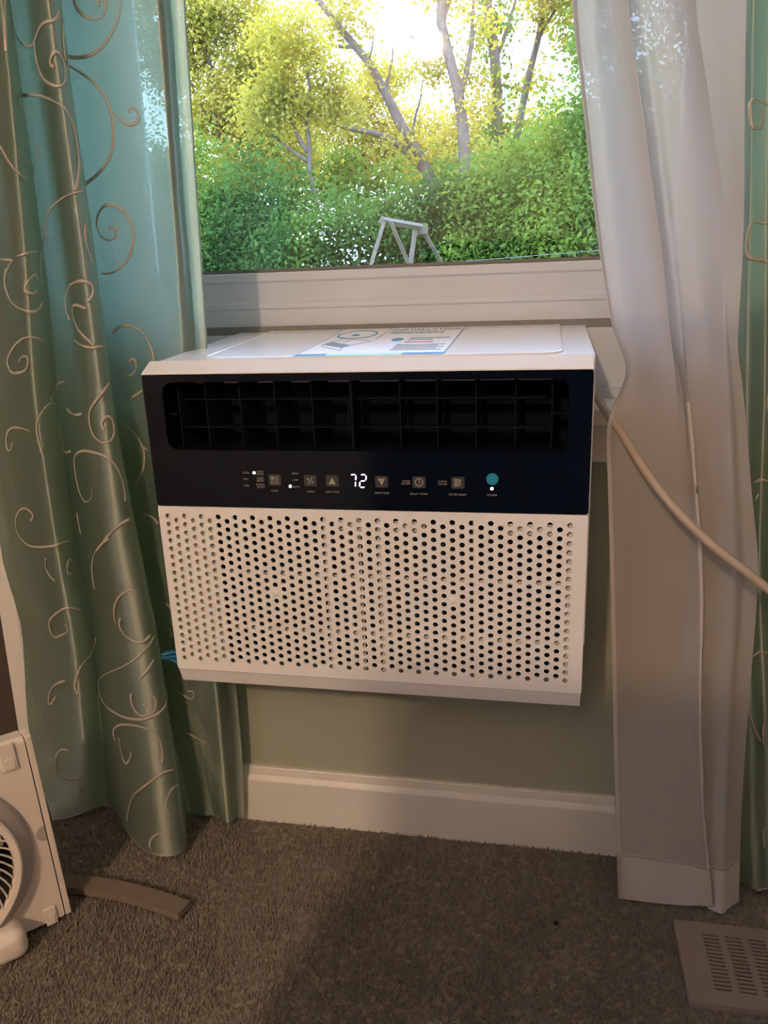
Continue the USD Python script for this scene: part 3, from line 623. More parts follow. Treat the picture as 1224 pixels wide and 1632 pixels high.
for (xa, xb) in ((W + .006, WX1 - .019), (WX0 + .019, -.003)):
    sp = join([bx(xa, xb, .128, .133, .7315, .8225, .001)])
    obj('side_panel', sp, M_SASH, ac)
# keys, icons, display
KEYM = []


def pl(shape, d0=-.0005, h=.0006):
    """A flat print of a shapely outline on the panel face (x, v), its front at depth d0."""
    m = prism(shape, h)
    m.apply_translation((0, 0, d0))
    return L(m)


def ptext(s, x, z, h, bold=False):
    """Lettering centred on (x, world z) of the panel."""
    m = meshkit.text_mesh(s, h, .0004, bold)
    b = m.bounds
    m.apply_translation((-(b[0, 0] + b[1, 0]) / 2, -(b[0, 1] + b[1, 1]) / 2, 0))
    v = (z - .3715) / .99885
    m.vertices[:, 2] = -.0004 - m.vertices[:, 2]
    m.faces = m.faces[:, ::-1]
    m.apply_translation((x, v, 0))
    return L(m)


def key(x, z, name, w_=.0082, label=None):
    v = (z - .3715) / .99885
    return obj(name, pl(rrect(x - w_, x + w_, v - w_ * .9, v + w_ * .9, .0018, 3), -.0004, .0006), M_BUTTON, panel, label=label), x, v


k1, x, v = key(.1676, .6512, 'mode_key')
ic = [rrect(x - .0049, x - .0007, v + .0005, v + .0047, .0006, 2)]
for (a_, b_) in ((.0009, .0005), (-.0049, -.0049), (.0009, -.0049)):
    q = rrect(x + a_, x + a_ + .0040, v + b_, v + b_ + .0042, .0006, 2); ic.append(q.difference(q.buffer(-.0008)))
obj('icon', pl(unary_union(ic), -.0009), M_PRINT, k1)
k2, x, v = key(.2151, .6512, 'speed_key')
bl = [Point(x, v).buffer(.0010)]
for a_ in (45, 135, 225, 315):
    a_ = math.radians(a_)
    p0 = np.array([x, v]); d_ = np.array([math.cos(a_), math.sin(a_)]); n_ = np.array([-d_[1], d_[0]])
    bl.append(Polygon([p0 + d_ * .0006, p0 + d_ * .0028 + n_ * .0019, p0 + d_ * .0051 + n_ * .0013, p0 + d_ * .0048 - n_ * .0004]))
obj('icon', pl(unary_union(bl), -.0009), M_PRINT, k2)
k3, x, v = key(.2439, .6512, 'up_key')
obj('icon', pl(Polygon([(x - .0048, v - .0043), (x + .0048, v - .0043), (x, v + .0045)]), -.0009), M_PRINT, k3)
k4, x, v = key(.3077, .6509, 'down_key')
obj('icon', pl(Polygon([(x - .0048, v + .0043), (x + .0048, v + .0043), (x, v - .0045)]), -.0009), M_PRINT, k4)
k5, x, v = key(.3551, .6511, 'timer_key')
ck = [Point(x, v).buffer(.0053).difference(Point(x, v).buffer(.0041)), sbox(x - .0004, v - .0006, x + .0004, v + .0032), Polygon([(x, v + .0004), (x + .0022, v - .0012), (x + .0018, v - .0017), (x - .0003, v - .0004)])]
obj('icon', pl(unary_union(ck), -.0009), M_PRINT, k5)
k6, x, v = key(.4032, .6511, 'filter_key')
fl = Polygon([(x - .0044, v - .0052), (x + .0030, v - .0036), (x + .0044, v + .0040), (x - .0044, v + .0052)])
fi = [fl.difference(fl.buffer(-.0008)), sbox(x - .0030, v - .0052, x - .0023, v + .0052).intersection(fl)]
for q in np.linspace(-.0032, .0034, 5):
    fi.append(Polygon([(x - .0025, v + q - .0004), (x + .0038, v + q + .0012), (x + .0038, v + q + .0018), (x - .0025, v + q + .0004)]).intersection(fl))
obj('icon', pl(unary_union(fi), -.0009), M_PRINT, k6)
v = (.6564 - .3715) / .99885
k7 = obj('power_key', pl(Point(.4452, v).buffer(.0074), -.0006, .0008), M_BLUEKEY, panel, label='round blue power key')
obj('icon', pl(unary_union([Point(.4452, v).buffer(.0034).difference(Point(.4452, v).buffer(.0024)), sbox(.4448, v - .0002, .4456, v + .0040)]), -.0010), M_BLUEKEY2, k7)
for (x, z) in ((.1405, .6605), (.1879, .6433), (.4447, .6444)):
    obj('indicator_light', pl(Point(x, (z - .3715) / .99885).buffer(.0020), -.0006, .0008), M_LED, panel)
SEG = {'a': ((0, 1), (1, 1)), 'b': ((1, 1), (1, .5)), 'c': ((1, .5), (1, 0)), 'd': ((0, 0), (1, 0)), 'e': ((0, 0), (0, .5)), 'f': ((0, .5), (0, 1)), 'g': ((0, .5), (1, .5))}


def digit(segs, x0):
    out = []
    for s in segs:
        p, q = [np.array(k_) * (.0076, .0165) for k_ in SEG[s]]
        d_ = (q - p) / np.linalg.norm(q - p); n_ = np.array([-d_[1], d_[0]]); t_ = .00098; p = p + d_ * .0007; q = q - d_ * .0007
        P_ = np.array([p, p + d_ * t_ + n_ * t_, q - d_ * t_ + n_ * t_, q, q - d_ * t_ - n_ * t_, p + d_ * t_ - n_ * t_])
        P_[:, 0] += .10 * P_[:, 1]
        out.append(Polygon(P_ + (x0, (.6516 - .3715) / .99885 - .0083)))
    return unary_union(out)


obj('display_digit', pl(digit('abcf'[0:3], .2660), -.0004, .0005), M_DIGIT, panel)
obj('display_digit', pl(digit('abged', .2790), -.0004, .0005), M_DIGIT, panel)
for s, x, z, h in (('COOL', .1296, .6606, .0026), ('DRY', .1287, .6520, .0026), ('FAN', .1287, .6433, .0026), ('AUTO', .1488, .6622, .0024), ('MODE', .1488, .6588, .0024),
                   ('SLEEP', .1486, .6536, .0024), ('MODE', .1486, .6502, .0024), ('ENERGY', .1482, .6450, .0022), ('SAVER', .1482, .6417, .0024), ('MODE', .1666, .6370, .0024),
                   ('HIGH', .1955, .6604, .0025), ('LOW', .1955, .6519, .0025), ('AUTO', .1962, .6427, .0025), ('SPEED', .2149, .6367, .0024), ('TEMP/TIME', .2432, .6366, .0024),
                   ('TEMP/TIME', .3073, .6364, .0024), ('TIMER', .3386, .6524, .0024), ('ON/OFF', .3386, .6490, .0024), ('DELAY TIMER', .3545, .6361, .0024),
                   ('CHECK', .3843, .6526, .0024), ('FILTER', .3843, .6492, .0024), ('FILTER RESET', .4031, .6361, .0024), ('POWER', .4451, .6363, .0024)):
    obj('lettering', ptext(s, x, z, h), M_PRINT, panel)
# paper label on the top cover


def tl(shape, lift, h=.0003):
    return T(prism(shape, h), lift)


lab = obj('label_sticker', tl(Polygon([(.186, -.1655), (.381, -.1655), (.381, .125), (.186, .125)]), .0021), M_LABEL, tc, label='white instruction label with blue edge')
for xa, xb in ((.186, .228), (.327, .381)):
    obj('blue_border', tl(sbox(xa, -.1655, xb, -.147), .0024), M_LBLUE, lab)
obj('teal_border', tl(sbox(.228, -.1655, .327, -.147), .0024), M_LTEAL, lab)
lines = [sbox(.186, -.150, .187, .124), sbox(.379, -.150, .381, .124), sbox(.2622, -.006, .2632, .124)]
obj('border_line', tl(unary_union(lines), .0024), M_LINK, lab)
ov = Point(0, 0).buffer(1, quad_segs=16)
from shapely import affinity
o1 = affinity.translate(affinity.scale(ov, .0300, .050), .2225, .052); o2 = affinity.translate(affinity.scale(ov, .0275, .044), .2225, .052)
sm = affinity.translate(affinity.scale(ov, .006, .008), .221, .045)
obj('drawing', tl(unary_union([o1.difference(o2), sm]), .0024), M_LBLUE, lab)
obj('drawing', tl(Polygon([(.1955, -.055), (.2030, -.030), (.2400, -.068), (.2330, -.092)]), .0024), M_LGREY, lab)
th = []
for (a_, b_, c__, d__) in ((.203, -.03, .212, .0), (.222, -.04, .229, -.005), (.24, -.068, .262, -.03), (.232, -.01, .256, -.02), (.200, -.075, .238, -.118), (.233, -.092, .238, -.118), (.1955, -.055, .2, -.075)):
    d_ = np.array([c__ - a_, d__ - b_]); n_ = np.array([-d_[1], d_[0]]) / np.linalg.norm(d_) * .0004
    th.append(Polygon([(a_ + n_[0], b_ + n_[1]), (c__ + n_[0], d__ + n_[1]), (c__ - n_[0], d__ - n_[1]), (a_ - n_[0], b_ - n_[1])]))
obj('drawing', tl(unary_union(th), .0024), M_LGREY, lab)


def ltext(s, x, y, h, stretch, m):
    t_ = meshkit.text_mesh(s, h, .0003, True)
    t_.vertices[:, 1] *= stretch
    t_.apply_translation((x, y, 0))
    return obj('lettering', T(t_, .0024), m, lab)


ltext('INSTALLATION', .268, .088, .0105, 2.2, M_LINK)
ltext('REMINDERS', .270, .052, .0105, 2.2, M_LINK)
obj('emblem', tl(affinity.translate(affinity.scale(ov, .0085, .016), .2965, -.016), .0024), M_LBLUE, lab)
for y_, xa, xb, m in ((-.002, .313, .371, M_LINK), (-.022, .313, .348, M_LINK), (-.046, .312, .352, M_LRED)):
    obj('print_line', tl(sbox(xa, y_ - .004, xb, y_ + .004), .0024), m, lab)
for k in range(5):
    obj('print_line', tl(sbox(.305, -.075 - .012 * k, .372 - .008 * (k % 2), -.0705 - .012 * k), .0024), M_LGREY, lab)
# power cord
P_ = spline([(.552, .0, .742), (.566, -.015, .7445), (.580, -.050, .727), (.5985, -.100, .7035), (.622, -.140, .668), (.647, -.160, .634), (.690, -.182, .5885), (.771, -.200, .5245), (.87, -.19, .44), (.98, -.10, .36), (1.06, -.045, .33)], 120)
obj('power_cord', sweep(P_, .0056, 12), M_CORD, ac, smooth=True, label='cream power cord leaving the right side')
obj('cord_boss', bx(.560, .572, -.05, .02, .728, .762, .005), M_PLASTIC, ac)
obj('plug', bx(1.035, 1.085, -.058, -.012, .30, .36, .008), M_CORD, ac)

# foam seal squeezed between sash and unit
xs = np.linspace(WX0 + .02, WX1 - .02, 90)
fz = np.where((xs > -.004) & (xs < .568), .8236, .8206) + .0010 * np.sin(xs * 23) + .0006 * np.sin(xs * 61 + 1)
up_ = np.full_like(xs, .8358)
poly = Polygon(np.r_[np.c_[xs, up_], np.c_[xs, fz][::-1]])
fs = frame_map(prism(poly, .030), (0, .162, 0), (1, 0, 0), (0, 0, 1), (0, -1, 0))
obj('foam_seal', fs, M_FOAM, label='grey foam weather strip squeezed between the raised sash and the white unit', category='weather strip')

# ------------------------------------------------------------------ curtains


def surf(guides, zs, nu, round_=.22):
    G = len(guides)
    X = np.zeros((len(zs), G)); Y = X.copy()
    for i, g in enumerate(guides):
        g = np.array(sorted(g)); zc = np.clip(zs, g[0, 0], g[-1, 0])
        X[:, i] = PchipInterpolator(g[:, 0], g[:, 1])(zc); Y[:, i] = PchipInterpolator(g[:, 0], g[:, 2])(zc)
    t = np.linspace(0, G - 1, nu)
    ii = np.arange(G)
    Z = np.maximum(zs[:, None], np.array([sorted(g)[0][0] for g in guides])[None, :] * 1.0)
    sm = round_ * (nu - 1) / (G - 1)                          # cloth bends round: no fold comes to a point
    rnd = [gaussian_filter1d(PchipInterpolator(ii, A, axis=1)(t), sm, axis=1, mode='nearest') for A in (X, Y, Z)]
    for A, B in zip(rnd, (X, Y, Z)):
        A[:, 0], A[:, -1] = B[:, 0], B[:, -1]
    return np.stack(rnd, -1)


def grid_mesh(S):
    a, b = S.shape[:2]
    i, j = np.meshgrid(np.arange(a - 1), np.arange(b - 1), indexing='ij')
    q = np.stack([i * b + j, i * b + j + 1, (i + 1) * b + j + 1, (i + 1) * b + j], -1).reshape(-1, 4)
    return trimesh.Trimesh(S.reshape(-1, 3), np.vstack([q[:, [0, 1, 2]], q[:, [0, 2, 3]]]), process=False)


def normals_of(S):
    n = np.cross(np.gradient(S, axis=1), np.gradient(S, axis=0))
    n /= np.maximum(np.linalg.norm(n, axis=2, keepdims=True), 1e-12)
    return n


def wrinkle(S, amp, seed, crisp=.45, fx=26, fz=9):
    """Small soft creases pushed along the cloth's own normal."""
    n = normals_of(S)
    a, b = S.shape[:2]
    uu = np.cumsum(np.r_[0, np.linalg.norm(np.diff(S[a // 2], axis=0), axis=1)])
    q = np.stack([np.broadcast_to(uu[None] * fx, (a, b)), S[..., 2] * fz + np.broadcast_to(uu[None] * 7, (a, b)), np.zeros((a, b))], -1)
    h = (meshkit.fbm(q, 3, seed) - .5) * 2
    q2 = np.stack([np.broadcast_to(uu[None] * 9, (a, b)), S[..., 2] * 55, np.zeros((a, b))], -1)
    h2 = (meshkit.fbm(q2, 2, seed + 9) - .5)
    return S + n * (amp * (h + crisp * h2))[..., None]


ZS = np.r_[np.linspace(0.004, 1.36, 330), np.linspace(1.365, 2.02, 40)]
M_HEM = M_SATIN


def curtain(name, label, folds, scrolls, m, nu, amp, seed, scroll_mat=None, facing=-1, w_=.0025, round_=.36, crisp=.8):
    S = wrinkle(surf(folds, ZS, nu, round_), amp, seed, crisp)
    c0 = S.reshape(-1, 3).mean(0); c0[2] = 0
    t = thing(name, label, 'curtain', c0)
    obj('cloth', grid_mesh(S), m, t, smooth=True)
    N = normals_of(S)
    if scrolls:
        G = len(folds)
        for st in scrolls:
            P = np.array(st, float)
            Ls = max(24, int(np.linalg.norm(np.diff(P * (.06, 1), axis=0), axis=1).sum() / .0022))
            Q = spline(P * (.06, 1), Ls) / (.06, 1)
            iu = np.clip(Q[:, 0] / (G - 1) * (nu - 1), 0, nu - 1.001)
            iz = np.clip(np.interp(Q[:, 1], ZS, np.arange(len(ZS))), 0, len(ZS) - 1.001)
            a, b = iz.astype(int), iu.astype(int)
            fa, fb = (iz - a)[:, None], (iu - b)[:, None]
            def at(A): return (A[a, b] * (1 - fa) * (1 - fb) + A[a + 1, b] * fa * (1 - fb) + A[a, b + 1] * (1 - fa) * fb + A[a + 1, b + 1] * fa * fb)
            p3, n3 = at(S), at(N)
            side = np.where(n3[:, 1:2] * facing >= 0, 1.0, -1.0)
            side = side if abs(side.mean()) == 1 else np.where((n3 * (CAM - p3)).sum(1, keepdims=True) > 0, 1.0, -1.0)
            s_ = np.linspace(0, 1, Ls)
            ph = (sum(map(ord, repr(st))) % 7) / 7
            rad = w_ * (.40 + .60 * np.abs(np.sin((s_ * 1.25 + ph) * math.pi)) ** .8)
            obj('embroidered_scroll', sweep(p3 + n3 * side * .0011, rad, 6, squash=(1.0, .30), normals=n3), scroll_mat, t, smooth=True)
    return t, S, N


tL, SL, NL = curtain('teal_curtain', 'teal satin curtain with scroll embroidery left of the window, hem beside the white fan', LEFT_FOLDS, LEFT_SCROLLS, M_SATIN, 420, .0016, 3, M_THREAD)
obj('side_hem', sweep(SL[:, -1], .0012, 6), M_SATIN, tL, smooth=True)
h0, h1 = int(11.95 / 14 * 419), int(13.0 / 14 * 419)
obj('side_hem', grid_mesh(SL[:, h0:h1] + NL[:, h0:h1] * .0022), M_SATIN, tL, smooth=True)
obj('side_hem', grid_mesh(SL[:, h0:h1] + NL[:, h0:h1] * .0036), M_SATIN, tL, smooth=True)
obj('bottom_hem', sweep(SL[0], .0011, 6), M_SATIN, tL, smooth=True)
tR, SR, NR = curtain('teal_curtain', 'teal satin curtain with scroll embroidery at the right edge, behind the white sheer', RIGHT_FOLDS, RIGHT_SCROLLS, M_SATIN, 200, .0016, 8, M_THREAD)
tS, SS, NS = curtain('sheer_curtain', 'white voile sheer curtain hanging to the carpet right of the air conditioner', SHEER_FOLDS, None, M_VOILE, 330, .0010, 12, round_=.12, crisp=.3)
# doubled hems of the voile: bottom band and the two side hems, lying just on the cloth


def band(S, N, i0, i1, j0, j1, off):
    return grid_mesh(S[i0:i1, j0:j1] + N[i0:i1, j0:j1] * off)


iz = int(np.searchsorted(ZS, .078))
NS = NS * np.where((NS * (CAM - SS)).sum(2, keepdims=True) > 0, 1.0, -1.0)      # towards the room
obj('bottom_hem', band(SS, NS, 0, iz, 0, 329, .0012), M_VOILE2, tS, smooth=True)
obj('hem_stitching', sweep(SS[iz, :329] + NS[iz, :329] * .0016, .0009, 5), M_VOILE2, tS, smooth=True)
obj('side_hem', band(SS, NS, 0, len(ZS), 0, 9, .0012), M_VOILE2, tS, smooth=True)
jj = int(5 / 10 * 329)
obj('side_hem', band(SS, NS, 0, int(np.searchsorted(ZS, .74)), jj - 8, jj + 8, .0018), M_VOILE2, tS, smooth=True)
rod = thing('curtain_rod', 'dark curtain rod above the window carrying both teal curtains', 'curtain rod', (.25, -.09, 2.03))
obj('rod', sweep([(-.55, -.085, 2.035), (1.15, -.085, 2.035)], .011, 14), M_ROD, rod, smooth=30)
for x_ in (-.5, 1.1):
    obj('bracket', bx(x_ - .008, x_ + .008, -.085, 0, 2.02, 2.034, .002), M_ROD, rod)
for x_ in (-.57, 1.17):
    s = trimesh.creation.icosphere(2, .024); s.apply_translation((x_, -.085, 2.035))
    obj('finial', s, M_ROD, rod, smooth=True)

# ------------------------------------------------------------------ fan on the carpet
FT = np.array([-.66, -.75, 0]); FT /= np.linalg.norm(FT)
FN = np.array([.7507, -.6606, 0])                      # the way the fan faces
FO = np.array([-.170, -.276, 0.0])


def FL(mesh):
    """(s along the front from the right edge, z up, depth towards the viewer) -> world; the fan leans back a little."""
    v, f, _ = arr(mesh)
    v = np.array(v)
    v[:, 0] = v[:, 0] + .062 * v[:, 1]
    return frame_map(trimesh.Trimesh(v, f, process=False), FO, FT, np.array([0, 0, 1.0]), FN)


def fb(s0, s1, z0, z1, d0, d1, r=0.0):
    return FL(bx(s0, s1, z0, z1, d0, d1, r))


fan = thing('window_fan', 'cream plastic window fan standing on the carpet beside the left teal curtain', 'fan', FO + FT * .18)
CX, CZ, CR = .172, .148, .141
plate = sbox(.0115, .006, .350, .2975).buffer(-.003).buffer(.003, quad_segs=4).difference(Point(CX, CZ).buffer(.118, quad_segs=24))
obj('front_panel', FL(prism(plate, .006)), M_FAN, fan)
obj('side_extender', join([fb(.0015, .0100, .004, .300, -.020, .0045, .0012)]), M_FAN, fan, label='narrow sliding extender strip on the right edge')
obj('body', join([fb(.0115, .350, .006, .012, -.045, -.0005, .001), fb(.0115, .350, .286, .2930, -.045, -.0005, .001), fb(.0115, .0165, .012, .2855, -.045, -.0005, .001), fb(.345, .350, .012, .2855, -.045, -.0005, .001)]), M_FAN, fan)
top_l = FL(frame_map(prism(Polygon([(-.0005, .2960), (.0062, .2960), (.0050, .2995), (-.004, .3030), (-.030, .3000), (-.034, .2965), (-.034, .2935), (-.0005, .2935)]), .338), (.0115, 0, 0), (0, 0, 1), (0, 1, 0), (1, 0, 0)))
obj('top_edge', top_l, M_FAN, fan)
obj('latch', fb(.002, .010, .2990, .3055, -.018, .006, .001), M_FAN, fan)
for (a_, b_, c__, d__) in ((.026, .046, .264, .3055), (.200, .222, .264, .3055), (.022, .038, .002, .030)):
    cl = obj('clip', fb(a_, b_, c__, d__, .0062, .0095, .0012), M_FAN, fan)
    obj('clip_pad', fb(a_ + .003, b_ - .003, c__ + .003, c__ + .018, .0095, .0107, .0005), M_FAN, cl)
obj('thumb_notch_shade', FL(frame_map(prism(Point(0, 0).buffer(.012, quad_segs=8).intersection(sbox(0, -.02, .02, .02)), .0012), (.0125, .150, .0056), (1, 0, 0), (0, 1, 0), (0, 0, 1))), M_FANGREY, fan)  # flat grey half disc standing in for a shaded notch
th_ = np.linspace(0, 2 * np.pi, 72, endpoint=False)


def lathe(profile, c=(CX, CZ)):
    """A closed (radius, depth) profile turned about the fan's axis."""
    P = np.array(profile)
    n_, k_ = len(th_), len(P)
    V_ = np.stack([c[0] + P[None, :, 0] * np.cos(th_)[:, None], c[1] + P[None, :, 0] * np.sin(th_)[:, None], np.broadcast_to(P[None, :, 1], (n_, k_))], -1).reshape(-1, 3)
    i, j = np.meshgrid(np.arange(n_), np.arange(k_), indexing='ij')
    q = np.stack([i * k_ + j, ((i + 1) % n_) * k_ + j, ((i + 1) % n_) * k_ + (j + 1) % k_, i * k_ + (j + 1) % k_], -1).reshape(-1, 4)
    return FL(trimesh.Trimesh(V_, np.vstack([q[:, [0, 1, 2]], q[:, [0, 2, 3]]]), process=False))


obj('outer_ring', lathe([(.141, .0055), (.1405, .010), (.136, .016), (.122, .026), (.1205, .0262), (.118, .02), (.118, .0055)]), M_FANGREY, fan, smooth=35, label='grey sloping ring round the grille')
gl = obj('grille', lathe([(.1215, .024), (.1215, .030), (.119, .0315), (.112, .030), (.110, .024)]), M_FAN, fan, smooth=35)
for k in range(46):
    a_ = 2 * np.pi * k / 46
    rr = np.linspace(.028, .114, 12)
    aa = a_ + 0.75 * ((rr - .028) / .086) ** 1.3
    P_ = np.c_[CX + rr * np.cos(aa), CZ + rr * np.sin(aa), .027 + .006 * (1 - (rr / .118) ** 2)]
    v_ = FL(trimesh.Trimesh(P_, [[0, 1, 2]], process=False)).vertices
    obj('grille_spoke', sweep(v_, .0015, 5), M_FAN, gl, smooth=True)
for r_ in (.070, .092):
    P_ = np.c_[CX + r_ * np.cos(np.r_[th_, th_[0]]), CZ + r_ * np.sin(np.r_[th_, th_[0]]), np.full(73, .027 + .006 * (1 - (r_ / .118) ** 2) - .002)]
    obj('grille_hoop', sweep(FL(trimesh.Trimesh(P_, [[0, 1, 2]], process=False)).vertices, .0012, 5, caps=False), M_FAN, gl, smooth=True)
obj('grille_hub', lathe([(.0001, .036), (.024, .035), (.030, .030), (.030, .026), (.0001, .026)]), M_FAN, gl, smooth=35)
obj('fan_duct', join([lathe([(.117, -.060), (.117, .020), (.1165, .020), (.1165, -.060)]), lathe([(.0001, -.060), (.117, -.060), (.117, -.058), (.0001, -.058)])]), M_FANDARK, fan)
for k in range(5):
    a_ = 2 * np.pi * k / 5 + .3
    g = []
    for r_ in np.linspace(.03, .108, 7):
        wv = .5 - .12 * (r_ / .1)
        for q in np.linspace(-wv, wv, 5):
            g.append((CX + r_ * math.cos(a_ + q), CZ + r_ * math.sin(a_ + q), -.024 + .026 * q))
    g = np.array(g).reshape(7, 5, 3)
    bm = grid_mesh(g); b2 = bm.copy(); b2.vertices = b2.vertices + (0, 0, -.0015); b2.faces = b2.faces[:, ::-1]
    obj('fan_blade', FL(join([bm, b2])), M_FAN, fan, smooth=True)
obj('motor_hub', lathe([(.0001, -.004), (.026, -.006), (.031, -.014), (.031, -.04), (.0001, -.04)]), M_FANGREY, fan, smooth=35)
fp = [(.052, .0), (.108, .0), (.108, .030), (.104, .040), (.062, .040), (.054, .030)]
for off in (0.0, .205):
    foot = FL(bx(.069 + off, .118 + off, .0, .046, -.070, .052, .016, 4))
    obj('foot', foot, M_FAN, fan, smooth=40)

# grey-brown curved foam strip on the carpet
mid = spline([(-.300, -.2400), (-.250, -.2325), (-.197, -.2295), (-.150, -.2290), (-.096, -.2340), (-.045, -.2435), (.000, -.2545)], 40)
tg = np.gradient(mid, axis=0); tg /= np.linalg.norm(tg, axis=1, keepdims=True); nn = np.c_[-tg[:, 1], tg[:, 0]]
pg = Polygon(np.r_[mid + nn * .0145, (mid - nn * .0145)[::-1]])
sm_ = prism(pg.buffer(-.002).buffer(.002, quad_segs=3), .011)
obj('foam_strip', frame_map(sm_, (0, 0, .003), (1, 0, 0), (0, 1, 0), (0, 0, 1)), M_STRIP, label='taupe curved foam strip lying on the carpet by the fan', category='foam strip')

# floor register at the lower right
reg = thing('floor_register', 'taupe metal floor register with rows of slots set in the carpet below the sheer curtain', 'floor vent', (.85, -.224, 0))
X0, X1, Y0, Y1 = .701, 1.012, -.2945, -.1530
sl, rows = [], np.linspace(-.1765, -.2690, 15)
for c in range(9):
    for y_ in rows:
        xa = .7355 + .0300 * c - .0003
        sl.append(rrect(xa, xa + .0218, y_ - .00165, y_ + .00165, .0015, 2))
pl_ = prism(rrect(X0, X1, Y0, Y1, .003, 3).difference(unary_union(sl)), .0022)
pl_.apply_translation((0, 0, .0040))
rp = obj('face_plate', pl_, M_REG, reg)
sk = rrect(X0, X1, Y0, Y1, .003, 3)
skm = prism(sk.difference(sk.buffer(-.002)), .0080); skm.apply_translation((0, 0, -.004))
obj('edge_flange', skm, M_REG, reg)
obj('dark_slot_sheet', join([bx(X0 + .02, X1 - .02, Y0 + .018, Y1 - .018, -.0035, -.0025)]), M_REGD, reg)  # thin dark sheet in place of the shade below the slots
for y_ in (rows[:-1] + rows[1:]) / 2:
    obj('louvre_blade', bx(.7345, .9975, y_ - .0004, y_ + .0004, -.002, .0025), M_REGD, reg)
obj('black_bit', (lambda m: (m.apply_scale((1.0, .8, .7)), m.apply_translation((.537, -.186, .0045)), m)[2])(trimesh.creation.icosphere(1, .0042)), M_BIT, label='tiny black scrap lying on the carpet below the unit', category='scrap')

# crumpled blue film by the unit's lower left corner
g = np.random.default_rng(4)
uu, vv = np.meshgrid(np.linspace(0, 1, 16), np.linspace(0, 1, 14))
BX = -.058 + .062 * uu; BZ = .356 + (vv - .5) * (.008 + .046 * uu) + .004 * uu
BY = -.135 + .010 * np.sin(vv * 21 + uu * 4) * (.35 + uu) + .006 * meshkit.noise(np.stack([uu * 9, vv * 9, 0 * uu], -1))
BX = BX + .003 * np.sin(vv * 13)
Sb = np.stack([BX, BY, BZ], -1)
a_ = grid_mesh(Sb); b2 = grid_mesh(Sb + (0, .0012, 0)); b2.faces = b2.faces[:, ::-1]
obj('plastic_film', join([a_, b2]), M_BLUEBAG, label='crumpled blue plastic film poking out at the unit\'s lower left corner', category='plastic film')

# ------------------------------------------------------------------ out of view: lamp placed for warm light, chair placed to shade below the unit
lamp = thing('unseen_pendant_lamp', 'pendant lamp with a glowing glass globe behind the viewer', 'lamp', LAMP_AT)
lx, ly, lz = LAMP_AT


def turned(profile, c, n_=40):
    P = np.array(profile); k_ = len(P)
    t_ = np.linspace(0, 2 * np.pi, n_, endpoint=False)
    V_ = np.stack([c[0] + P[None, :, 0] * np.cos(t_)[:, None], c[1] + P[None, :, 0] * np.sin(t_)[:, None], np.broadcast_to(P[None, :, 1], (n_, k_))], -1).reshape(-1, 3)
    i, j = np.meshgrid(np.arange(n_), np.arange(k_), indexing='ij')
    q = np.stack([i * k_ + j, ((i + 1) % n_) * k_ + j, ((i + 1) % n_) * k_ + (j + 1) % k_, i * k_ + (j + 1) % k_], -1).reshape(-1, 4)
    return trimesh.Trimesh(V_, np.vstack([q[:, [0, 1, 2]], q[:, [0, 2, 3]]]), process=False)


obj('canopy', turned([(.0001, RZ1), (.06, RZ1), (.055, RZ1 - .02), (.0001, RZ1 - .022)], (lx, ly)), M_ROD, lamp, smooth=35)
obj('stem', sweep([(lx, ly, RZ1 - .02), (lx, ly, lz + .09)], .006, 12), M_ROD, lamp, smooth=35)
obj('collar', turned([(.0001, lz + .09), (.03, lz + .09), (.035, lz + .078), (.0001, lz + .078)], (lx, ly)), M_ROD, lamp, smooth=35)
bulb = UsdLux.SphereLight.Define(stage, '/World/unseen_pendant_lamp/globe')
bulb.CreateRadiusAttr(.075)
bulb.CreateIntensityAttr(LAMP_POWER)
bulb.CreateNormalizeAttr(False)
bulb.CreateColorAttr(Gf.Vec3f(*LAMP_COLOR))

chair = thing('unseen_armchair', 'unseen brown high-backed chair behind the viewer, placed to cast the shadow below the unit', 'unseen_armchair', (.56, -1.3, 0))
back = prism(rrect(.075, 1.00, .16, 1.065, .07, 6), .13)
obj('backrest', frame_map(back, (0, -1.40, 0), (1, 0, 0), (0, 0, 1), (0, -1, 0)), M_CHAIR, chair, smooth=30)
obj('seat', bx(.19, .93, -1.40, -.95, .20, .40, .03), M_CHAIR, chair, smooth=30)
for xa, xb in ((.10, .185), (.935, 1.0)):
    obj('armrest', bx(xa, xb, -1.40, -1.0, .16, .58, .025), M_CHAIR, chair, smooth=30)
for x_ in (.17, .95):
    for y_ in (-1.48, -1.02):
        obj('leg', bx(x_ - .02, x_ + .02, y_ - .02, y_ + .02, -.003, .17, .004), M_ROD, chair)

# ------------------------------------------------------------------ outside
gx, gy = np.meshgrid(np.linspace(-40, 30, 60), np.r_[np.linspace(.3, 34, 60), np.linspace(36, 70, 12)])
gz = -.45 + .35 * meshkit.fbm(np.stack([gx * .2, gy * .2, 0 * gx], -1), 3) + .012 * np.clip(gy - 8, 0, 60)
obj('lawn', grid_mesh(np.stack([gx, gy, gz], -1)), M_LAWN, smooth=True, kind='structure')


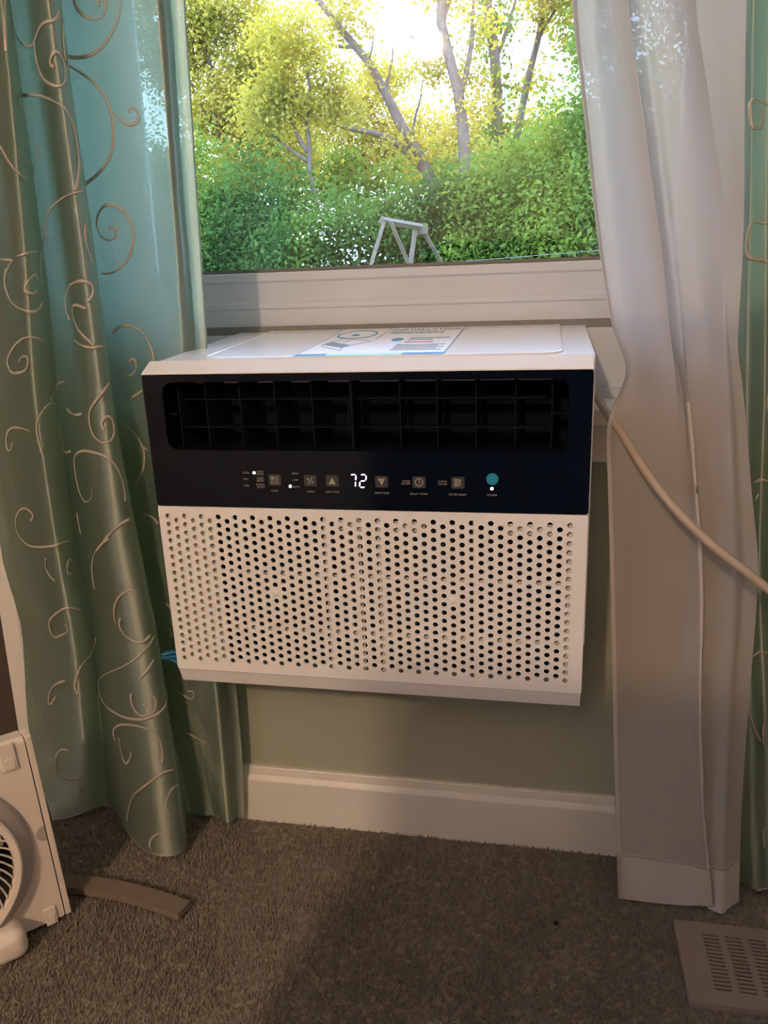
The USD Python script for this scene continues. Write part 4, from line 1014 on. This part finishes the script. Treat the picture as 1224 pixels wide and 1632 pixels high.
def foliage(blobs, n, size, rng, clump=.30, droop=.3):
    """Leaf quads in clumps over a set of (x, y, z, rx, ry, rz) ellipsoids."""
    B = np.array(blobs, float)
    wgt = (B[:, 3] * B[:, 4] * B[:, 5]) ** .66
    pick = rng.choice(len(B), max(12, n // 26), p=wgt / wgt.sum())
    d_ = rng.normal(size=(len(pick), 3)); d_ /= np.linalg.norm(d_, axis=1, keepdims=True)
    r_ = rng.uniform(.25, 1.0, len(pick)) ** .5
    cl = B[pick, :3] + B[pick, 3:] * d_ * r_[:, None]
    own = rng.integers(0, len(cl), n)
    P = cl[own] + rng.normal(0, clump, (n, 3)) * (1, 1, .62)
    out = d_[own]
    nrm = rng.normal(size=(n, 3)) * .75 + out * .6 + (0, 0, .55)
    nrm /= np.linalg.norm(nrm, axis=1, keepdims=True)
    ax = np.cross(nrm, rng.normal(size=(n, 3)) + (0, 0, -droop)); ax /= np.linalg.norm(ax, axis=1, keepdims=True)
    bx_ = np.cross(nrm, ax)
    s = size * rng.uniform(.6, 1.35, n)[:, None]
    V_ = np.stack([P - ax * s * .62, P + bx_ * s * .34 + nrm * s * .06, P + ax * s * .62, P - bx_ * s * .34 + nrm * s * .06], 1).reshape(-1, 3)
    F_ = (np.arange(n)[:, None, None] * 4 + np.array([[0, 1, 2], [0, 2, 3]])[None]).reshape(-1, 3)
    return trimesh.Trimesh(V_, F_, process=False)


def limb(pts, r0, r1, n=14, seed=0):
    P = spline(pts, n)
    P = P + (meshkit.noise(P * 2.3, seed)[:, None] - .5) * np.array([.12, .12, .04]) * np.linspace(0, 1, n)[:, None]
    return sweep(P, np.linspace(r0, r1, n), 7)


def plant(name, label, category, base, blobs, n, size, leaf, trunks, seed, clump=.3, group=None):
    t = thing(name, label, category, base, group)
    rg = np.random.default_rng(seed)
    for k, (pts, r0, r1) in enumerate(trunks):
        obj('trunk' if k == 0 else 'branch', limb(pts, r0, r1, seed=seed + k), M_BARK, t, smooth=True)
    obj('foliage', foliage(blobs, n, size, rg, clump), leaf, t, kind='stuff')
    return t


def G(x, y):
    return -.45 + .012 * max(y - 8, 0)


# thicket along the far side of the lawn: (x, y, top z, half width, leaf material, label)
BUSH = [(-11.0, 17.5, 4.6, 1.5, M_LEAF_B, 'far left thicket bush, hidden mostly behind the left curtain'),
        (-9.0, 17.0, 5.4, 1.4, M_LEAF_B, 'yellow-green bush behind the left curtain, second from the far left'),
        (-7.4, 16.6, 4.9, 1.2, M_LEAF_B, 'yellow-green bush at the left edge of the window view'),
        (-6.1, 16.2, 4.3, 1.1, M_LEAF_A, 'dark green bush right of the leftmost visible bush'),
        (-4.9, 16.0, 3.8, 1.0, M_LEAF_A, 'mid green bush left of the white-flowering bush'),
        (-2.55, 15.4, 3.3, .85, M_LEAF_A, 'dark green bush behind the wooden swing frame'),
        (-1.5, 15.8, 3.7, 1.0, M_LEAF_A, 'green bush just right of the wooden swing frame'),
        (-.55, 15.2, 3.9, .95, M_LEAF_B, 'light green bush below the upright ivy-clad trunk'),
        (.45, 14.8, 4.5, 1.05, M_LEAF_B, 'tall light green bush left of the sheer curtain'),
        (1.5, 14.2, 5.3, 1.15, M_LEAF_B, 'tallest bright green bush, by the edge of the sheer curtain'),
        (2.9, 14.6, 5.4, 1.2, M_LEAF_A, 'dense bush hidden mostly behind the sheer curtain'),
        (4.6, 15.2, 5.2, 1.4, M_LEAF_A, 'dense bush behind the right teal curtain'),
        (6.6, 15.6, 5.0, 1.5, M_LEAF_B, 'light green bush out of view to the right, second from the end of the thicket'),
        (8.8, 16.2, 5.4, 1.6, M_LEAF_A, 'dense bush out of view at the far right end of the thicket')]
for k, (x, y, top, hw, lf, lb_) in enumerate(BUSH):
    g0 = G(x, y); h = top - g0
    rg = np.random.default_rng(100 + k)
    bl = [(x, y, g0 + h * .40, hw, .9, h * .42), (x - hw * .45, y - .25, g0 + h * .30, hw * .7, .7, h * .33), (x + hw * .5, y + .1, g0 + h * .34, hw * .7, .7, h * .36), (x + .2 * hw, y - .1, g0 + h * .72, hw * .62, .6, h * .27),
          (x - .35 * hw, y, g0 + h * .62, hw * .5, .5, h * .26)]
    tr = [([(x + dx, y, g0 - .05), (x + dx * 2.2, y + .1, g0 + h * .35), (x + dx * 3.5, y, g0 + h * .62)], .05, .015) for dx in (-.12, .1, .22)]
    plant('bush', lb_, 'bush', (x, y, g0), bl, 15000, .088, lf, tr, 200 + k, .24)
fbx, fby, fbt = -3.70, 14.9, 3.15
g0 = G(fbx, fby)
fl_ = [(fbx, fby, g0 + 1.4, 1.0, .8, 1.5), (fbx + .3, fby - .1, g0 + 2.5, .75, .6, .9), (fbx - .5, fby, g0 + 1.9, .7, .6, 1.2)]
fbush = plant('flowering_bush', 'bush covered in small white blossoms beside the wooden swing frame', 'bush', (fbx, fby, g0), fl_, 14000, .085, M_LEAF_A,
              [([(fbx, fby, g0 - .05), (fbx + .1, fby, g0 + 1.1), (fbx + .2, fby, g0 + 2.2)], .05, .015)], 331, .24)
obj('blossom', foliage([(fbx + .25, fby - .45, g0 + 2.3, .8, .45, .75), (fbx + .75, fby - .4, g0 + 2.4, .4, .4, .45)], 420, .055, np.random.default_rng(17), .22), M_PETAL, fbush, kind='stuff', label='small white blossoms')

# trees behind the thicket
plant('leaning_tree', 'tree with a bare trunk leaning to the upper left across the window view', 'tree', (-2.0, 20, G(-2, 20)),
      [(-4.4, 20, 7.6, .8, .6, .5), (-5.1, 20, 8.3, .8, .6, .6), (-3.3, 20.2, 5.0, .7, .6, .5), (-5.2, 20, 5.6, .9, .6, .5), (-4.0, 20, 6.3, .4, .4, .3), (-5.8, 20, 9.2, 1.1, .7, .6), (-2.6, 20.2, 4.4, .7, .6, .6)], 2900, .115, M_LEAF_C,
      [([(-1.9, 20, G(-2, 20) - .1), (-2.1, 20, 2.2), (-2.37, 20, 3.78), (-2.90, 20, 4.74), (-3.72, 20, 6.21), (-4.24, 20, 7.0), (-5.06, 20, 7.96), (-5.9, 20, 9.3)], .22, .05),
       ([(-2.5, 20, 3.95), (-2.75, 20, 4.25), (-3.14, 20, 4.62), (-3.76, 20, 4.98), (-4.40, 20, 5.11), (-5.03, 20, 5.38), (-5.6, 20, 5.9)], .11, .025),
       ([(-3.5, 20, 5.8), (-3.42, 20, 6.3), (-3.3, 20, 6.9)], .05, .012), ([(-3.9, 20, 6.5), (-3.75, 20, 7.2)], .035, .01), ([(-4.2, 20, 6.95), (-4.7, 20, 7.0), (-5.3, 20, 7.3)], .06, .015),
       ([(-2.9, 20, 4.7), (-2.72, 20, 5.5), (-2.55, 20, 6.1)], .045, .012)], 401, .22)
plant('upright_tree', 'tree with a tall grey upright trunk right of the leaning tree', 'tree', (-1.45, 19, G(-1.4, 19)),
      [(-1.9, 19.1, 8.2, .8, .7, .9), (-1.25, 19.2, 6.9, .5, .5, .7), (-1.3, 19.2, 5.6, .5, .4, .7), (-2.3, 19.3, 6.2, .4, .4, .3), (-1.5, 19.2, 4.4, .6, .5, .7)], 2600, .115, M_LEAF_C,
      [([(-1.4, 19, G(-1.4, 19) - .1), (-1.44, 19, 2.2), (-1.49, 19, 4.08), (-1.56, 19, 5.09), (-1.74, 19, 6.01), (-1.96, 19, 6.8), (-1.98, 19, 7.55), (-2.03, 19, 9.2)], .19, .09),
       ([(-1.85, 19, 6.4), (-2.3, 19, 6.5), (-2.7, 19, 6.8)], .05, .015), ([(-1.6, 19, 5.4), (-1.35, 19, 6.3), (-1.3, 19, 7.5)], .08, .03), ([(-1.96, 19, 7.0), (-1.6, 19, 8.0)], .06, .02)], 402, .22)
plant('ivy_clad_tree', 'straight ivy-clad trunk rising behind the light green bush', 'tree', (-.8, 21, G(-.8, 21)),
      [(-.9, 20.9, 5.6, .42, .4, 1.3), (-1.0, 20.9, 7.6, .45, .4, 1.0), (-1.1, 21, 9.2, 1.2, .9, .8), (-.8, 20.9, 4.0, .8, .5, 1.0), (-.3, 21, 8.3, .5, .4, .4)], 4200, .12, M_LEAF_B,
      [([(-.8, 21, G(-.8, 21) - .1), (-.82, 21, 2.5), (-.85, 21, 4.7), (-.87, 21, 5.87), (-.99, 21, 7.15), (-1.14, 21, 8.12), (-1.22, 21, 9.8)], .20, .10), ([(-.95, 21, 6.6), (-.6, 21, 7.4), (-.3, 21, 8.4)], .07, .02)], 403, .22)
plant('slanting_tree', 'tree slanting up to the right near the sheer curtain', 'tree', (-.6, 23, G(-.6, 23)),
      [(.2, 23, 8.3, .5, .5, .8), (.9, 23, 9.0, 1.2, .8, 1.0), (-.1, 23, 6.7, .5, .5, .5), (1.4, 22.5, 7.8, .9, .7, .8), (-.3, 23, 5.2, .9, .6, .9)], 4200, .13, M_LEAF_C,
      [([(-.8, 23, G(-.8, 23) - .1), (-.6, 23, 3.2), (-.3, 23, 5.96), (-.07, 23, 7.02), (.15, 23, 7.9), (.34, 23, 8.76), (.5, 23, 9.8)], .17, .06), ([(.1, 23, 7.6), (.7, 23, 8.5), (1.2, 23, 9.2)], .06, .02)], 404, .24)
plant('forked_tree', 'small forked tree with leaves coloured as sunlit gold above the thicket, left of centre', 'tree', (-4.75, 17.4, G(-4.7, 17.4)),
      [(-4.8, 17.4, 5.6, 1.0, .7, .8), (-5.6, 17.4, 5.1, .8, .6, .7), (-4.1, 17.5, 5.0, .5, .5, .6), (-5.2, 17.4, 6.5, .9, .6, .6)], 7500, .095, M_LEAF_C,
      [([(-4.6, 17.4, G(-4.7, 17.4) - .1), (-4.65, 17.4, 1.8), (-4.72, 17.4, 3.6), (-4.82, 17.4, 4.3), (-4.76, 17.4, 4.9), (-4.68, 17.4, 5.8)], .11, .03),
       ([(-4.82, 17.4, 4.2), (-5.1, 17.4, 4.75), (-5.35, 17.4, 5.5)], .05, .015), ([(-4.8, 17.4, 4.0), (-5.25, 17.4, 4.3), (-5.7, 17.4, 4.7)], .05, .015)], 405, .2)
plant('sunlit_tree', 'broad golden-leaved tree filling the upper left of the window view', 'tree', (-8.3, 21.5, G(-8.3, 21.5)),
      [(-8.6, 21.5, 7.0, 1.5, 1.0, 1.8), (-7.2, 21.5, 6.4, 1.2, .9, 1.4), (-7.9, 21.5, 8.6, 1.3, .9, .9), (-9.8, 21.5, 8.2, 1.5, 1.0, 1.6), (-6.6, 21.6, 7.6, .8, .7, .6), (-8.6, 21.5, 4.7, 1.6, 1.0, 1.2), (-6.8, 21.5, 4.9, 1.2, .8, 1.0)], 30000, .11, M_LEAF_C,
      [([(-8.3, 21.5, G(-8.3, 21.5) - .1), (-8.2, 21.5, 3.0), (-8.4, 21.5, 5.5), (-8.7, 21.5, 8.2)], .2, .05), ([(-8.25, 21.5, 4.6), (-7.6, 21.5, 6.0), (-7.0, 21.5, 7.2)], .1, .02), ([(-8.4, 21.5, 5.4), (-9.1, 21.5, 6.6), (-9.9, 21.5, 7.9)], .1, .02)], 406, .26)
plant('backdrop_tree', 'distant tree coloured as sunlit gold, filling the gap above the thicket, left of the leaning trunk', 'tree', (-5.8, 29, G(-5.8, 29)),
      [(-6.6, 29, 6.6, 2.0, 1.2, 1.8), (-4.2, 29, 6.0, 1.8, 1.2, 1.5), (-9.5, 29, 7.4, 1.8, 1.2, 2.2), (-5.4, 29, 8.4, 1.0, .8, .6)], 24000, .13, M_LEAF_C,
      [([(-5.8, 29, G(-5.8, 29) - .1), (-5.9, 29, 3.5), (-6.2, 29, 7.5)], .2, .05)], 407, .34)
plant('backdrop_tree', 'distant pale green tree filling the gap above the thicket, right of the leaning trunk', 'tree', (-1.4, 29, G(-1.4, 29)),
      [(-2.2, 29, 5.6, 1.4, 1.0, 1.5), (.4, 29, 5.8, 1.5, 1.0, 1.6)], 9000, .13, M_LEAF_C,
      [([(-1.4, 29, G(-1.4, 29) - .1), (-1.4, 29, 3.0), (-1.2, 29, 6.5)], .18, .05)], 408, .34)
plant('backdrop_thicket', 'deep row of shaded brush behind the thicket, under the trees coloured as sunlit', 'bush', (-6, 25, G(-6, 25)),
      [(-12, 25, 3.2, 2.2, 1, 2.8), (-9, 25, 3.4, 2.0, 1, 2.8), (-6.2, 25, 3.2, 1.8, 1, 2.6), (-3.6, 25, 3.0, 1.8, 1, 2.6), (-1.0, 25, 3.2, 1.8, 1, 2.6), (1.6, 25, 3.8, 1.8, 1, 3.0), (4.2, 25, 4.2, 2.0, 1, 3.4), (7.4, 25, 4.2, 2.0, 1, 3.4), (10.6, 25, 4.2, 2.0, 1, 3.4)], 58000, .16, M_LEAF_B,
      [([(-6, 25, G(-6, 25) - .1), (-6.1, 25, 2.0), (-6, 25, 4.5)], .1, .03)], 410, .3)
plant('right_tree', 'leafy green tree crown at the upper right beside the sheer curtain', 'tree', (2.3, 19, G(2.3, 19)),
      [(1.6, 19, 7.6, .9, .8, .8), (1.2, 19, 6.5, .6, .6, .5), (2.8, 19, 7.8, 1.2, .9, 1.4), (2.2, 19, 6.0, 1.2, .8, 1.0), (4.4, 19, 7.0, 1.4, .9, 1.8)], 7600, .125, M_LEAF_B,
      [([(2.4, 19, G(2.3, 19) - .1), (2.3, 19, 3.0), (2.0, 19, 5.5), (1.6, 19, 7.6)], .18, .04), ([(2.2, 19, 4.6), (2.9, 19, 6.2), (3.6, 19, 7.5)], .09, .02)], 409, .25)

# weathered A-frame swing on the lawn
sw = thing('swing_frame', 'weathered wooden A-frame swing set standing on the lawn before the bushes', 'swing set', (-1.5, 10.5, G(-1.5, 10.5)))


def beam(a, b, wd, name):
    a, b = np.array(a, float), np.array(b, float)
    P_ = np.array([a, b])
    obj(name, sweep(P_, wd * .7071, 4), M_WOOD, sw)


def foot_of(a, b, z):
    a, b = np.array(a), np.array(b)
    return a + (b - a) * (z - a[2]) / (b[2] - a[2])


for a, b in (((-1.668, 10.0, 1.965), (-1.815, 9.7, 1.369)), ((-1.600, 10.05, 1.945), (-1.399, 10.3, 1.390)), ((-1.40, 11.0, 1.985), (-1.452, 10.75, 1.421)), ((-1.330, 11.05, 1.93), (-1.085, 11.3, 1.472))):
    beam(a, foot_of(a, b, G(-1.5, 10.5) + .12), .050, 'leg')
beam((-1.70, 9.96, 1.955), (-1.335, 11.10, 1.945), .072, 'top_beam')
for y_, x_ in ((11.02, -1.33),):
    obj('gusset', bx(x_ - .06, x_ + .10, y_ - .02, y_ + .02, 1.84, 1.955, .004), M_WOOD, sw)
rope_pts = spline([(-1.0, 12.4, 1.50), (0.0, 12.5, 1.545), (1.2, 12.6, 1.60), (2.6, 12.7, 1.66)], 30)
rp_ = thing('rope_line', 'thin white line strung low in front of the bushes, right of the swing frame', 'rope', (-1.0, 12.4, 0))
obj('line', sweep(rope_pts, .006, 5), M_ROPE, rp_, smooth=True)
for q in (0, 29):
    obj('stake', sweep([rope_pts[q] + (0, 0, .03), np.r_[rope_pts[q][:2], G(0, 12.5) - .05]], .012, 6), M_WOOD, rp_)
